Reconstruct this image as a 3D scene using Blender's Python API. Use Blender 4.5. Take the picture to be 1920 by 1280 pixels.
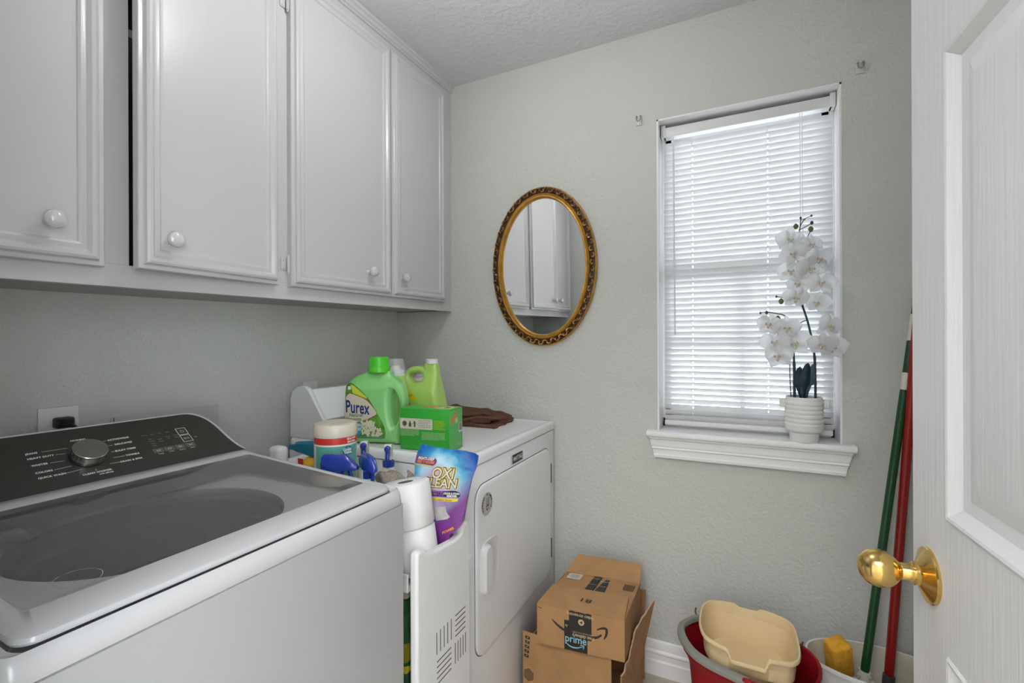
import bpy, bmesh, math, random
from mathutils import Vector, Matrix
R = math.radians
S = bpy.context.scene
for o in list(bpy.data.objects):
    bpy.data.objects.remove(o, do_unlink=True)
COL = S.collection
random.seed(7)

# ------------------------------------------------------------------ camera
H = 1.257
cam_d = bpy.data.cameras.new('camera')
cam = bpy.data.objects.new('camera', cam_d)
COL.objects.link(cam)
cam_d.sensor_width = 36.0
cam_d.lens = 872.0 / 1920.0 * 36.0
cam_d.clip_start = 0.02
th, roll = R(26.0), 0.0038
fw = Vector((-math.sin(th), math.cos(th), 0)); rt = Vector((math.cos(th), math.sin(th), 0)); up = Vector((0, 0, 1))
c_, s_ = math.cos(roll), math.sin(roll)
# image horizon rises to the right -> camera rolled clockwise
rt2 = rt * c_ - up * s_
up2 = up * c_ + rt * s_
m = Matrix.Identity(4)
for i in range(3):
    m[i][0] = rt2[i]; m[i][1] = up2[i]; m[i][2] = -fw[i]; m[i][3] = (0, 0, H)[i]
cam.matrix_world = m
S.camera = cam

# ------------------------------------------------------------------ world, exposure
S.view_settings.view_transform = 'Standard'
S.view_settings.look = 'None'
S.view_settings.gamma = 1.0
S.view_settings.use_curve_mapping = False
S.view_settings.exposure = 0.2
W = bpy.data.worlds.new('world'); S.world = W; W.use_nodes = True
bg = W.node_tree.nodes['Background']
bg.inputs[0].default_value = (0.93, 0.96, 1.0, 1)
bg.inputs[1].default_value = 7.5

BULB = 58.0       # ceiling bulb emission
HALL_FILL = 12.0        # emission of the added hallway fill panel

# ------------------------------------------------------------------ materials
MATS = {}
def mat(name, col, rough=0.5, metal=0.0, bump=0.0, bdist=0.002, scale=60.0, coat=0.0, var=0.0, emit=None, aniso=None, spec=0.5, vscale=None, stretch=None, detail=4.0):
    if name in MATS: return MATS[name]
    m = bpy.data.materials.new(name); m.use_nodes = True
    nt = m.node_tree; b = nt.nodes['Principled BSDF']
    b.inputs['Base Color'].default_value = (*col, 1)
    b.inputs['Roughness'].default_value = rough
    b.inputs['Metallic'].default_value = metal
    b.inputs['Specular IOR Level'].default_value = spec
    if coat: b.inputs['Coat Weight'].default_value = coat; b.inputs['Coat Roughness'].default_value = 0.08
    if emit:
        b.inputs['Emission Color'].default_value = (*emit[:3], 1); b.inputs['Emission Strength'].default_value = emit[3]
    if bump or var:
        tc = nt.nodes.new('ShaderNodeTexCoord'); mp = nt.nodes.new('ShaderNodeMapping')
        nt.links.new(tc.outputs['Object'], mp.inputs['Vector'])
        if stretch: mp.inputs['Scale'].default_value = stretch
        nz = nt.nodes.new('ShaderNodeTexNoise'); nz.inputs['Scale'].default_value = scale; nz.inputs['Detail'].default_value = detail
        nt.links.new(mp.outputs['Vector'], nz.inputs['Vector'])
        if bump:
            bp = nt.nodes.new('ShaderNodeBump'); bp.inputs['Strength'].default_value = min(1, bump); bp.inputs['Distance'].default_value = bdist
            nt.links.new(nz.outputs['Fac'], bp.inputs['Height']); nt.links.new(bp.outputs['Normal'], b.inputs['Normal'])
        if var:
            n2 = nt.nodes.new('ShaderNodeTexNoise'); n2.inputs['Scale'].default_value = vscale or scale; n2.inputs['Detail'].default_value = 5
            nt.links.new(mp.outputs['Vector'], n2.inputs['Vector'])
            cr = nt.nodes.new('ShaderNodeValToRGB')
            cr.color_ramp.elements[0].position = 0.3; cr.color_ramp.elements[1].position = 0.7
            cr.color_ramp.elements[0].color = (*[c * (1 - var) for c in col], 1)
            cr.color_ramp.elements[1].color = (*[min(1, c * (1 + var)) for c in col], 1)
            nt.links.new(n2.outputs['Fac'], cr.inputs['Fac']); nt.links.new(cr.outputs['Color'], b.inputs['Base Color'])
    MATS[name] = m
    return m

wall_m = mat('wall_paint', (0.598, 0.607, 0.578), 0.75, bump=1.0, bdist=.0032, scale=95, spec=0.25)
ceil_m = mat('ceiling_paint', (0.745, 0.755, 0.785), 0.9, bump=1.0, bdist=.0042, scale=46, spec=0.15)
white_m = mat('white_gloss_paint', (0.55, 0.55, 0.56), 0.28, bump=0.10, scale=70, stretch=(1, 1, 0.25))
trim_m = mat('white_trim_paint', (0.84, 0.845, 0.85), 0.35, bump=0.05, scale=60)
door_m = mat('white_door_paint', (0.66, 0.66, 0.672), 0.5, bump=0.55, scale=110, stretch=(1, 1, 0.05))
enamel_m = mat('white_enamel', (0.52, 0.525, 0.535), 0.2, coat=0.3)
enamel2_m = mat('dryer_enamel', (0.84, 0.85, 0.87), 0.25, coat=0.2)
plast_m = mat('white_plastic', (0.74, 0.745, 0.75), 0.42)
black_m = mat('black_plastic', (0.012, 0.012, 0.013), 0.4)
dark_m = mat('dark_gap', (0.03, 0.03, 0.032), 0.8)
panel_m = mat('charcoal_panel', (0.040, 0.038, 0.034), 0.32, var=0.1, scale=300)
print_m = mat('pale_print', (0.78, 0.78, 0.76), 0.5)
brass_m = mat('polished_brass', (0.74, 0.50, 0.17), 0.15, metal=1.0)
steel_m = mat('brushed_steel', (0.62, 0.62, 0.61), 0.28, metal=1.0)
kraft_m = mat('kraft_card', (0.41, 0.225, 0.100), 0.8, bump=0.12, scale=200, var=0.10, vscale=14)
kraftd_m = mat('kraft_card_edge', (0.30, 0.19, 0.10), 0.9, bump=0.3, scale=200, var=0.25, vscale=80)
tape_m = mat('black_tape', (0.022, 0.019, 0.016), 0.35)
ink_m = mat('black_ink', (0.02, 0.016, 0.013), 0.6)

# ------------------------------------------------------------------ helpers
BASE = {}
def tagit(o, label=None, cat=None, group=None, kind=None):
    if label: o['label'] = label
    if cat: o['category'] = cat
    if group: o['group'] = group
    if kind: o['kind'] = kind
    return o
def thing(name, label=None, cat=None, loc=(0, 0, 0), rz=0.0, group=None, kind=None, M=None):
    o = bpy.data.objects.new(name, None); COL.objects.link(o)
    mt = M if M is not None else Matrix.Translation(Vector(loc)) @ Matrix.Rotation(rz, 4, 'Z')
    o.matrix_world = mt; o.empty_display_size = 0.05
    BASE[o.name] = mt
    return tagit(o, label, cat, group, kind)
def wm(o):
    return BASE.get(o.name, Matrix.Identity(4)) if o else Matrix.Identity(4)
def obj(name, bm, m_, parent=None, world=True, label=None, cat=None, group=None, kind=None, smooth=35, bevel=0, seg=2):
    """link a bmesh or mesh as ONE object; geometry in world coordinates unless world=False (then parent's frame)"""
    if isinstance(bm, bmesh.types.BMesh):
        me = bpy.data.meshes.new(name); bmesh.ops.recalc_face_normals(bm, faces=bm.faces[:]) ; bm.to_mesh(me); bm.free()
    else: me = bm
    o = bpy.data.objects.new(name, me); COL.objects.link(o)
    ms = m_ if isinstance(m_, (list, tuple)) else [m_]
    if len(me.materials) == 0:
        for q in ms: me.materials.append(q)
    if smooth:
        me.shade_smooth(); me.set_sharp_from_angle(angle=R(smooth))
    top = parent
    if parent is None and world and len(me.vertices):
        # own origin at the bottom centre of its bounds
        xs = [v.co.x for v in me.vertices]; ys = [v.co.y for v in me.vertices]; zs = [v.co.z for v in me.vertices]
        org = Vector(((min(xs) + max(xs)) / 2, (min(ys) + max(ys)) / 2, min(zs)))
        me.transform(Matrix.Translation(-org)); o.location = org
        BASE[o.name] = Matrix.Translation(org)
    if parent:
        o.parent = parent
        root = wm(parent)
        if world: me.transform(root.inverted())
        BASE[o.name] = root
    if bevel:
        md = o.modifiers.new('bevel', 'BEVEL'); md.width = bevel; md.segments = seg; md.limit_method = 'ANGLE'; md.angle_limit = R(40)
    return tagit(o, label, cat, group, kind)
def nb(): return bmesh.new()
def box(bm, x0, x1, y0, y1, z0, z1, bev=0, seg=2, M=None):
    vs = [bm.verts.new((x, y, z)) for x in (x0, x1) for y in (y0, y1) for z in (z0, z1)]
    fs = [(0, 1, 3, 2), (4, 6, 7, 5), (0, 4, 5, 1), (2, 3, 7, 6), (0, 2, 6, 4), (1, 5, 7, 3)]
    ff = [bm.faces.new([vs[i] for i in f]) for f in fs]
    if bev:
        es = set()
        for f in ff: es.update(f.edges)
        r = bmesh.ops.bevel(bm, geom=list(es), offset=bev, segments=seg, profile=0.5, affect='EDGES')
        vs = list({v for f in r['faces'] for v in f.verts} | {v for v in vs if v.is_valid})
    if M is not None: bmesh.ops.transform(bm, matrix=M, verts=[v for v in vs if v.is_valid])
    return bm
def B(*a, **k): return box(nb(), *a, **k)
def loft(bm, rings, closed=True, cap0=True, cap1=True):
    vr = [[bm.verts.new(p) for p in r] for r in rings]
    n = len(vr[0])
    for a, b in zip(vr[:-1], vr[1:]):
        for i in range(n if closed else n - 1):
            j = (i + 1) % n
            try: bm.faces.new((a[i], a[j], b[j], b[i]))
            except ValueError: pass
    if cap0:
        try: bm.faces.new(list(reversed(vr[0])))
        except ValueError: pass
    if cap1:
        try: bm.faces.new(vr[-1])
        except ValueError: pass
    return bm
def lathe(bm, prof, c=(0, 0, 0), n=32, sx=1.0, sy=1.0, cap0=True, cap1=True, M=None):
    rings = []
    for r, z in prof:
        ring = [Vector((sx * r * math.cos(2 * math.pi * i / n), sy * r * math.sin(2 * math.pi * i / n), z)) for i in range(n)]
        if M is not None: ring = [M @ p for p in ring]
        rings.append([p + Vector(c) for p in ring])
    return loft(bm, rings, True, cap0, cap1)
def axisM(p, d):
    """matrix taking local +Z to direction d at point p"""
    return Matrix.Translation(Vector(p)) @ Vector(d).to_track_quat('Z', 'Y').to_matrix().to_4x4()
def tube(bm, pts, rad, n=10, caps=True):
    pts = [Vector(p) for p in pts]
    rads = rad if isinstance(rad, (list, tuple)) else [rad] * len(pts)
    rings = []; ref = None
    for i, p in enumerate(pts):
        d = (pts[min(i + 1, len(pts) - 1)] - pts[max(i - 1, 0)]).normalized()
        if ref is None:
            ref = d.orthogonal().normalized()
        ref = (ref - d * ref.dot(d)).normalized()
        b2 = d.cross(ref)
        rings.append([p + (ref * math.cos(2 * math.pi * k / n) + b2 * math.sin(2 * math.pi * k / n)) * rads[i] for k in range(n)])
    return loft(bm, rings, True, caps, caps)
def spline(pts, k=8):
    """Catmull-Rom through the points"""
    P = [Vector(p) for p in pts]; out = []
    for i in range(len(P) - 1):
        p0 = P[max(i - 1, 0)]; p1 = P[i]; p2 = P[i + 1]; p3 = P[min(i + 2, len(P) - 1)]
        for j in range(k):
            t = j / k
            out.append(0.5 * ((2 * p1) + (p2 - p0) * t + (2 * p0 - 5 * p1 + 4 * p2 - p3) * t * t + (3 * p1 - p0 - 3 * p2 + p3) * t ** 3))
    out.append(P[-1]); return out
def smooth_loop(pts, k=5):
    P = [Vector(p) for p in pts]; n = len(P); out = []
    for i in range(n):
        p0, p1, p2, p3 = P[i - 1], P[i], P[(i + 1) % n], P[(i + 2) % n]
        for j in range(k):
            t = j / k
            out.append(0.5 * ((2 * p1) + (p2 - p0) * t + (2 * p0 - 5 * p1 + 4 * p2 - p3) * t * t + (3 * p1 - p0 - 3 * p2 + p3) * t ** 3))
    return out
def rrect(x0, x1, y0, y1, r, n=6):
    o = []
    for cx, cy, a in ((x1 - r, y1 - r, 0), (x0 + r, y1 - r, 90), (x0 + r, y0 + r, 180), (x1 - r, y0 + r, 270)):
        for i in range(n + 1):
            t = R(a + 90.0 * i / n); o.append((cx + r * math.cos(t), cy + r * math.sin(t)))
    return o
def prism(bm, out2, f, h0, h1, flip=False):
    """outline of 2-D points, f(x,y,h)->3-D"""
    return loft(bm, [[f(x, y, h0) for x, y in out2], [f(x, y, h1) for x, y in out2]])
def frame2(bm, rect, prof, f, last_cap=True, first_cap=False):
    """concentric mitred rectangles: prof = [(inset, height)]; rect=(x0,x1,y0,y1)"""
    x0, x1, y0, y1 = rect
    rings = [[f(x0 + i, y0 + i, h), f(x1 - i, y0 + i, h), f(x1 - i, y1 - i, h), f(x0 + i, y1 - i, h)] for i, h in prof]
    return loft(bm, rings, True, first_cap, last_cap)
def slab(name, loops, depth, bev, f, res=3, voxel=0):
    """2-D outline(s) with holes -> rounded slab mesh through a filled curve; f maps (x,y,h)"""
    cu = bpy.data.curves.new(name, 'CURVE'); cu.dimensions = '2D'; cu.fill_mode = 'BOTH'
    cu.extrude = max(depth / 2 - bev, 0.0001); cu.bevel_depth = bev; cu.bevel_resolution = res; cu.offset = -bev
    for lp in loops:
        sp = cu.splines.new('POLY'); sp.points.add(len(lp) - 1); sp.use_cyclic_u = True
        for q, p in zip(sp.points, lp): q.co = (p[0], p[1], 0, 1)
    ob = bpy.data.objects.new(name, cu); COL.objects.link(ob)
    dg = bpy.context.evaluated_depsgraph_get(); dg.update()
    me = bpy.data.meshes.new_from_object(ob.evaluated_get(dg))
    bpy.data.objects.remove(ob, do_unlink=True); bpy.data.curves.remove(cu)
    me.materials.clear()
    if voxel:
        b2 = nb(); b2.from_mesh(me); bmesh.ops.remove_doubles(b2, verts=b2.verts[:], dist=1e-5); bmesh.ops.recalc_face_normals(b2, faces=b2.faces[:]); b2.to_mesh(me); b2.free()
        ob = bpy.data.objects.new(name, me); COL.objects.link(ob)
        rm = ob.modifiers.new('r', 'REMESH'); rm.mode = 'VOXEL'; rm.voxel_size = voxel
        smo = ob.modifiers.new('s', 'SMOOTH'); smo.factor = .5; smo.iterations = 4
        dg = bpy.context.evaluated_depsgraph_get(); dg.update()
        me2 = bpy.data.meshes.new_from_object(ob.evaluated_get(dg)); bpy.data.objects.remove(ob, do_unlink=True); me = me2
    for v in me.vertices: v.co = f(v.co.x, v.co.y, v.co.z)
    me.update()
    return me
TXT = {}
def text_mesh(s, size, f, align='CENTER', bold=0.0, shear=0.0, space=1.0, extr=0.0):
    cu = bpy.data.curves.new('t', 'FONT'); cu.body = s; cu.size = size; cu.align_x = align; cu.align_y = 'CENTER'
    cu.shear = shear; cu.offset = bold; cu.space_character = space; cu.resolution_u = 3; cu.extrude = extr
    ob = bpy.data.objects.new('t', cu); COL.objects.link(ob)
    dg = bpy.context.evaluated_depsgraph_get(); dg.update()
    me = bpy.data.meshes.new_from_object(ob.evaluated_get(dg))
    bpy.data.objects.remove(ob, do_unlink=True); bpy.data.curves.remove(cu)
    me.materials.clear()
    for v in me.vertices: v.co = f(v.co.x, v.co.y, v.co.z)
    me.update()
    return me
def outline_text(s, size, f, r, n=12, **k):
    mes = []
    for i in range(n):
        dx, dy = r * math.cos(2 * math.pi * i / n), r * math.sin(2 * math.pi * i / n)
        mes.append(text_mesh(s, size, (lambda dx, dy, i: lambda X, Y, H=0: f(X + dx, Y + dy, .00001 * i))(dx, dy, i), **k))
    return joinmesh('o', mes)
def joinmesh(name, mes):
    bm = nb()
    for me in mes: bm.from_mesh(me)
    return bm
def text(name, s, size, f, m_, parent, align='CENTER', **k):
    """f(x,y,h) gives world point"""
    return obj(name, text_mesh(s, size, f, align, **k), m_, parent, smooth=0)
def frameF(o, xd, yd, nd=None, x0=0, y0=0, off=0.0):
    o = Vector(o); xd = Vector(xd).normalized(); yd = Vector(yd).normalized(); nd = Vector(nd).normalized() if nd is not None else xd.cross(yd)
    return lambda x, y, h=0: o + xd * (x + x0) + yd * (y + y0) + nd * (h + off)
def rot_f(f, ang, cx=0, cy=0):
    c, s = math.cos(ang), math.sin(ang)
    return lambda x, y, h=0: f(cx + c * x - s * y, cy + s * x + c * y, h)
def poly(bm, pts):
    return bm.faces.new([bm.verts.new(p) for p in pts])
def flat(bm, pts2, f, h=0):
    return poly(bm, [f(x, y, h) for x, y in pts2])
# ================================================================== THE ROOM
XL, XR, YN, YF, ZC = -1.512, 0.56, 0.13, 1.823, 2.437
T = 0.11
WX0, WX1, WZ0, WZ1 = -0.277, 0.301, 0.900, 2.093
bm = nb()
box(bm, XL - T, WX0, YF, YF + 0.14, 0, ZC + 0.1); box(bm, WX1, XR + T, YF, YF + 0.14, 0, ZC + 0.1)
box(bm, WX0, WX1, YF, YF + 0.14, 0, WZ0); box(bm, WX0, WX1, YF, YF + 0.14, WZ1, ZC + 0.1)
obj('wall_far', bm, wall_m, kind='structure', smooth=0)
obj('wall_left', B(XL - T, XL, YN - T, YF, 0, ZC + 0.1), wall_m, kind='structure', smooth=0)
obj('wall_right', B(XR, XR + T, YN - T, YF, 0, ZC + 0.1), wall_m, kind='structure', smooth=0)
DX0, DX1 = -0.53, 0.335
bm = nb()
box(bm, XL, DX0, YN - T, YN, 0, ZC + 0.1); box(bm, DX1, XR, YN - T, YN, 0, ZC + 0.1); box(bm, DX0, DX1, YN - T, YN, 2.06, ZC + 0.1)
obj('wall_near', bm, wall_m, kind='structure', smooth=0)
obj('ceiling', B(XL - T, XR + T, YN - T, YF + 0.14, ZC, ZC + 0.1), ceil_m, kind='structure', smooth=0)
# hallway behind the camera
HY = -1.75
def wall_with_hole(name, axis, p0, p1, u0, u1, hu0, hu1, hz0, hz1):
    bm = nb()
    for a, b, c, d in ((u0, hu0, 0, ZC), (hu1, u1, 0, ZC), (hu0, hu1, 0, hz0), (hu0, hu1, hz1, ZC)):
        if axis == 'Y': box(bm, a, b, p0, p1, c, d)
        else: box(bm, p0, p1, a, b, c, d)
    obj(name, bm, hall_m, kind='structure', smooth=0)
    bm = nb(); um = (hu0 + hu1) / 2; q0, q1 = p0 + .03, p0 + .07
    for a, b, c, d in ((hu0, hu0 + .04, hz0, hz1), (hu1 - .04, hu1, hz0, hz1), (hu0, hu1, hz0, hz0 + .04), (hu0, hu1, hz1 - .04, hz1), (um - .02, um + .02, hz0, hz1)):
        if axis == 'Y': box(bm, a, b, q0, q1, c, d)
        else: box(bm, q0, q1, a, b, c, d)
    return bm
hall_m = mat('hallway_paint', (0.80, 0.80, 0.79), 0.8)
obj('wall_back', B(-1.5 - T, 1.5 + T, HY - T, HY, 0, ZC), hall_m, kind='structure', smooth=0)
obj('fill_window', wall_with_hole('wall_back_right', 'X', 1.5, 1.5 + T, HY, YN - T, HY + .15, -.12, .30, 2.3), trim_m, kind='structure', smooth=0)  # unseen opening to the sky, added to send fill light through the doorway
obj('wall_back_left', B(-1.5 - T, -1.5, HY, YN - T, 0, ZC), hall_m, kind='structure', smooth=0)
bm = nb(); box(bm, XR + T, 1.5, YN - T - 0.001, YN - 0.03, 0, ZC)
obj('wall_hallway', bm, wall_m, kind='structure', smooth=0)
bm = nb(); box(bm, -1.6, 1.6, HY - T, YN - T, ZC, ZC + 0.1)
obj('ceiling_hallway', bm, ceil_m, kind='structure', smooth=0)

# floor: base (grout) with stone tiles
fl = thing('floor', kind='structure', loc=(0, 0, 0))
obj('grout_bed', B(XL - T, 1.6, HY - T, YF + 0.1, -0.03, -0.004), mat('grout', (0.22, 0.20, 0.17), 0.9), fl, smooth=0)
tile_m = mat('stone_tile', (0.50, 0.455, 0.37), 0.45, bump=0.1, scale=40, var=0.32, vscale=9)
tw = 0.302
tm = bpy.data.meshes.new('tile'); b_ = B(-tw / 2 + .003, tw / 2 - .003, -tw / 2 + .003, tw / 2 - .003, -0.02, 0, bev=0.0015, seg=1); b_.to_mesh(tm); b_.free()
for i in range(-6, 5):
    for j in range(-6, 6):
        cx_, cy_ = 0.045 + i * tw - 0.3, 0.16 + j * tw
        if cx_ - tw / 2 > 1.55 or cx_ + tw / 2 < -1.6 or cy_ - tw / 2 > YF or cy_ + tw / 2 < HY: continue
        if cx_ > XR + .1 and cy_ > 0.2: continue
        t = obj('tile', tm, tile_m, fl, world=False, smooth=0)
        t.location = (cx_, cy_, 0)

# baseboards: stepped profile
bprof = [(0, 0), (0.016, 0), (0.016, 0.052), (0.0125, 0.058), (0.0125, 0.078), (0.0155, 0.083), (0.0145, 0.088), (0.010, 0.094), (0.0095, 0.110), (0.006, 0.122), (0, 0.126)]
def moulding(name, prof, x0, x1, f, m_, parent=None, kind='structure', **k):
    rings = [[f(x, d, z) for d, z in prof] for x in (x0, x1)]
    return obj(name, loft(nb(), rings), m_, parent, kind=kind if parent is None else None, smooth=25, **k)
moulding('baseboard_far', bprof, -1.50, XR - 0.001, lambda x, d, z: Vector((x, YF - d, z)), trim_m)
moulding('baseboard_right', bprof, YN, YF - 0.017, lambda x, d, z: Vector((XR - d, x, z)), trim_m)
moulding('baseboard_left', bprof, YN, YF - 0.017, lambda x, d, z: Vector((XL + d, x, z)), trim_m)
moulding('trim_1', [(0, 0), (0.012, 0), (0.016, 0.06), (0, 0.06)], 0, 2.06, lambda x, d, z: Vector((DX0 - z, YN + d, x)), trim_m)

# ------------------------------------------------------------------ window
win = thing('window_1', kind='structure', loc=((WX0 + WX1) / 2, YF, WZ0))
bm = nb()
rv = 0.006
box(bm, WX0, WX0 + rv, YF - 0.001, YF + 0.13, WZ0, WZ1); box(bm, WX1 - rv, WX1, YF - 0.001, YF + 0.13, WZ0, WZ1)
box(bm, WX0, WX1, YF - 0.001, YF + 0.13, WZ1 - rv, WZ1)
obj('reveal', bm, trim_m, win, smooth=0)
# stool (sill) with rounded nose and moulded apron
st = [(0, 0), (0.036, 0), (0.041, 0.004), (0.043, 0.011), (0.041, 0.018), (0.036, 0.022), (0, 0.022)]
bm = nb()
loft(bm, [[Vector((x, YF - d, 0.900 + z)) for d, z in st] for x in (-0.314, 0.334)])
box(bm, WX0 + 0.0065, WX1 - 0.0065, YF, YF + 0.115, 0.9001, 0.922)
obj('sill', bm, trim_m, win, bevel=0.002)
ap = [(0, 0.900), (0.030, 0.900), (0.030, 0.894), (0.024, 0.888), (0.0235, 0.868), (0.021, 0.862), (0.025, 0.857), (0.018, 0.853), (0.0175, 0.836), (0.022, 0.831), (0.021, 0.823), (0.012, 0.819), (0, 0.819)]
bm = nb()
def apx(z, s): # ends taper in towards the wall
    k = (0.900 - z) / 0.081
    return (-0.305 + 0.020 * k) if s < 0 else (0.325 - 0.020 * k)
loft(bm, [[Vector((apx(z, s), YF - d, z)) for d, z in ap] for s in (-1, 1)])
obj('apron', bm, trim_m, win, smooth=20)
# vinyl frame and two sashes
bm = nb(); fy0, fy1 = YF + 0.090, YF + 0.138
x0, x1, z0, z1 = WX0 + rv, WX1 - rv, 0.922, WZ1 - rv
for a in ((x0, x0 + .012, z0, z1), (x1 - .012, x1, z0, z1), (x0, x1, z0, z0 + .035), (x0, x1, z1 - .03, z1)):
    box(bm, a[0], a[1], fy0, fy1, a[2], a[3])
obj('window_frame', bm, trim_m, win, smooth=0, bevel=0.002)
for nm, za, zb_, y0 in (('sash', z0 + .035, 1.530, YF + .094), ('sash', 1.492, z1 - .03, YF + .114)):
    bm = nb(); yy = y0 + .02
    for a in ((x0 + .012, x0 + .032, za, zb_), (x1 - .032, x1 - .012, za, zb_), (x0 + .012, x1 - .012, za, za + .038), (x0 + .012, x1 - .012, zb_ - .038, zb_)):
        box(bm, a[0], a[1], y0, yy, a[2], a[3])
    sh = obj(nm, bm, trim_m, win, smooth=0)
    bm = nb(); box(bm, 0.004, 0.020, y0 + .004, y0 + .014, za + .038, zb_ - .038); zm = (za + zb_) / 2
    box(bm, x0 + .032, x1 - .032, y0 + .005, y0 + .013, zm - .008, zm + .008)
    if za < 1.2: obj('muntin', bm, trim_m, sh, smooth=0)
    g = mat('window_glass', (1, 1, 1), 0.02)
    if not g.get('done'):
        nt = g.node_tree; nt.nodes.clear(); g['done'] = 1
        o_ = nt.nodes.new('ShaderNodeOutputMaterial'); mx = nt.nodes.new('ShaderNodeMixShader'); tr = nt.nodes.new('ShaderNodeBsdfTransparent'); gl = nt.nodes.new('ShaderNodeBsdfGlossy'); fr = nt.nodes.new('ShaderNodeFresnel')
        tr.inputs[0].default_value = (.93, .95, .95, 1); gl.inputs['Roughness'].default_value = 0.02
        nt.links.new(fr.outputs[0], mx.inputs[0]); nt.links.new(tr.outputs[0], mx.inputs[1]); nt.links.new(gl.outputs[0], mx.inputs[2]); nt.links.new(mx.outputs[0], o_.inputs[0])
    obj('pane', B(x0 + .03, x1 - .03, y0 + .008, y0 + .011, za + .03, zb_ - .03), g, sh, smooth=0)

# ------------------------------------------------------------------ venetian blind
slat_m = bpy.data.materials.new('slat_vinyl'); slat_m.use_nodes = True
nt = slat_m.node_tree; pb = nt.nodes['Principled BSDF']; pb.inputs['Base Color'].default_value = (0.70, 0.70, 0.71, 1); pb.inputs['Roughness'].default_value = 0.4
tl = nt.nodes.new('ShaderNodeBsdfTranslucent'); tl.inputs[0].default_value = (0.80, 0.81, 0.83, 1)
mx = nt.nodes.new('ShaderNodeMixShader'); mx.inputs[0].default_value = 0.10
nt.links.new(pb.outputs[0], mx.inputs[1]); nt.links.new(tl.outputs[0], mx.inputs[2]); nt.links.new(mx.outputs[0], nt.nodes['Material Output'].inputs[0])
by = YF + 0.065
bl = thing('window_blind', 'white mini blind with closed slats hanging in the window behind the orchid', 'blind', ((WX0 + WX1) / 2, by, 0.925))
bx0, bx1 = -0.263, 0.2885
obj('head_rail', B(bx0 + .004, bx1 - .004, by - .022, by + .016, 2.038, 2.075, bev=.002), plast_m, bl)
for xx in (bx0 - .004, bx1 - .012):
    obj('bracket', B(xx, xx + .016, by - .025, by + .018, 2.038, 2.084, bev=.001), plast_m, bl)
pitch = 0.02138; n_s = 50; tilt = R(58); zt = 2.0085
sm = bpy.data.meshes.new('slat'); bm = nb(); ns = 6
def srow(x):
    r = []
    for i in range(ns + 1):
        t = -1 + 2 * i / ns
        a = 0.0125 * t; h = 0.0016 * (1 - t * t)
        # local: along (room -> outdoors), room edge up
        r.append(Vector((x, a * math.cos(tilt) - h * math.sin(tilt), -a * math.sin(tilt) - h * math.cos(tilt) + 0)))
    return r
W2 = (bx1 - bx0) / 2 - .003
# small rout slots around the two ladder lines give the dotted bright lines
cuts = [-W2]
for lx in (-0.158, 0.092):
    c = lx - ((bx0 + bx1) / 2); cuts += [c - .0022, c + .0022]
cuts += [W2]
for k in range(0, len(cuts) - 1):
    if k in (1, 3):
        # narrow bridge pieces either side of the slot
        rA, rB = srow(cuts[k]), srow(cuts[k + 1])
        for i in (0, 1, 4, 5):
            bm.faces.new([bm.verts.new(p) for p in (rA[i], rA[i + 1], rB[i + 1], rB[i])])
    else:
        rA, rB = srow(cuts[k]), srow(cuts[k + 1]); va = [bm.verts.new(p) for p in rA]; vb = [bm.verts.new(p) for p in rB]
        for i in range(ns): bm.faces.new((va[i], va[i + 1], vb[i + 1], vb[i]))
bmesh.ops.remove_doubles(bm, verts=bm.verts[:], dist=1e-5)
bm.to_mesh(sm); bm.free()
for i in range(n_s):
    s = obj('slat', sm, slat_m, bl, world=False, smooth=60)
    s.location = (0.0020, 0, zt - i * pitch - 0.925)
    if i in (22,): s.rotation_euler = (R(-4), 0, 0)
zb_ = zt - n_s * pitch
obj('bottom_rail', B(bx0 + .004, bx1 - .004, by - .013, by + .013, 0.934, 0.9525, bev=.004), plast_m, bl)
cord_m = mat('white_cord', (0.8, 0.8, 0.8), 0.7)
for lx in (-0.158, 0.092):
    for dy in (-0.0085, 0.0085):
        obj('ladder_cord', tube(nb(), [(lx, by + dy, 2.036), (lx, by + dy, 0.950)], 0.0006, 5), cord_m, bl)
obj('tilt_wand', tube(nb(), [(-0.222, by - .028, 2.03), (-0.221, by - .030, 2.01), (-0.219, by - .020, 1.28)], [0.001, .0028, .0028], 8), mat('clear_wand', (.75, .76, .77), .15), bl)
for q in (0, 0.007):
    obj('lift_cord', tube(nb(), [(0.19 + q, by - .022, 2.035), (0.192 + q, by - .018, 1.40)], 0.0009, 5), cord_m, bl)
obj('tassel', lathe(nb(), [(.001, 0), (.0035, -.004), (.005, -.02), (.004, -.028), (.001, -.029)], (0.196, by - .018, 1.40), 10), plast_m, bl)

# ------------------------------------------------------------------ curtain clips left on the wall
clip_m = mat('clear_grey_plastic', (0.60, 0.61, 0.58), 0.15)
for i, (x, z, lb) in enumerate(((-0.342, 2.106, 'small clear hook stuck on wall left of the window top'), (0.350, 2.128, 'small clear hook stuck on wall right of the window top'))):
    c = thing('adhesive_hook', lb, 'hook', (x, YF, z), group='clear hooks above the window')
    obj('backplate', B(x - .011, x + .011, YF - .004, YF, z - .022, z + .018, bev=.0015), clip_m, c)
    bm = nb(); tube(bm, [(x - .007, YF - .004, z + .012), (x - .007, YF - .014, z + .010), (x - .007, YF - .016, z - .006), (x, YF - .017, z - .012), (x + .007, YF - .016, z - .006), (x + .007, YF - .014, z + .010), (x + .007, YF - .004, z + .012)], .0022, 8)
    obj('hook_bar', bm, mat('hook_shadowed_wire', (.25, .25, .24), .3), c)

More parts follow.
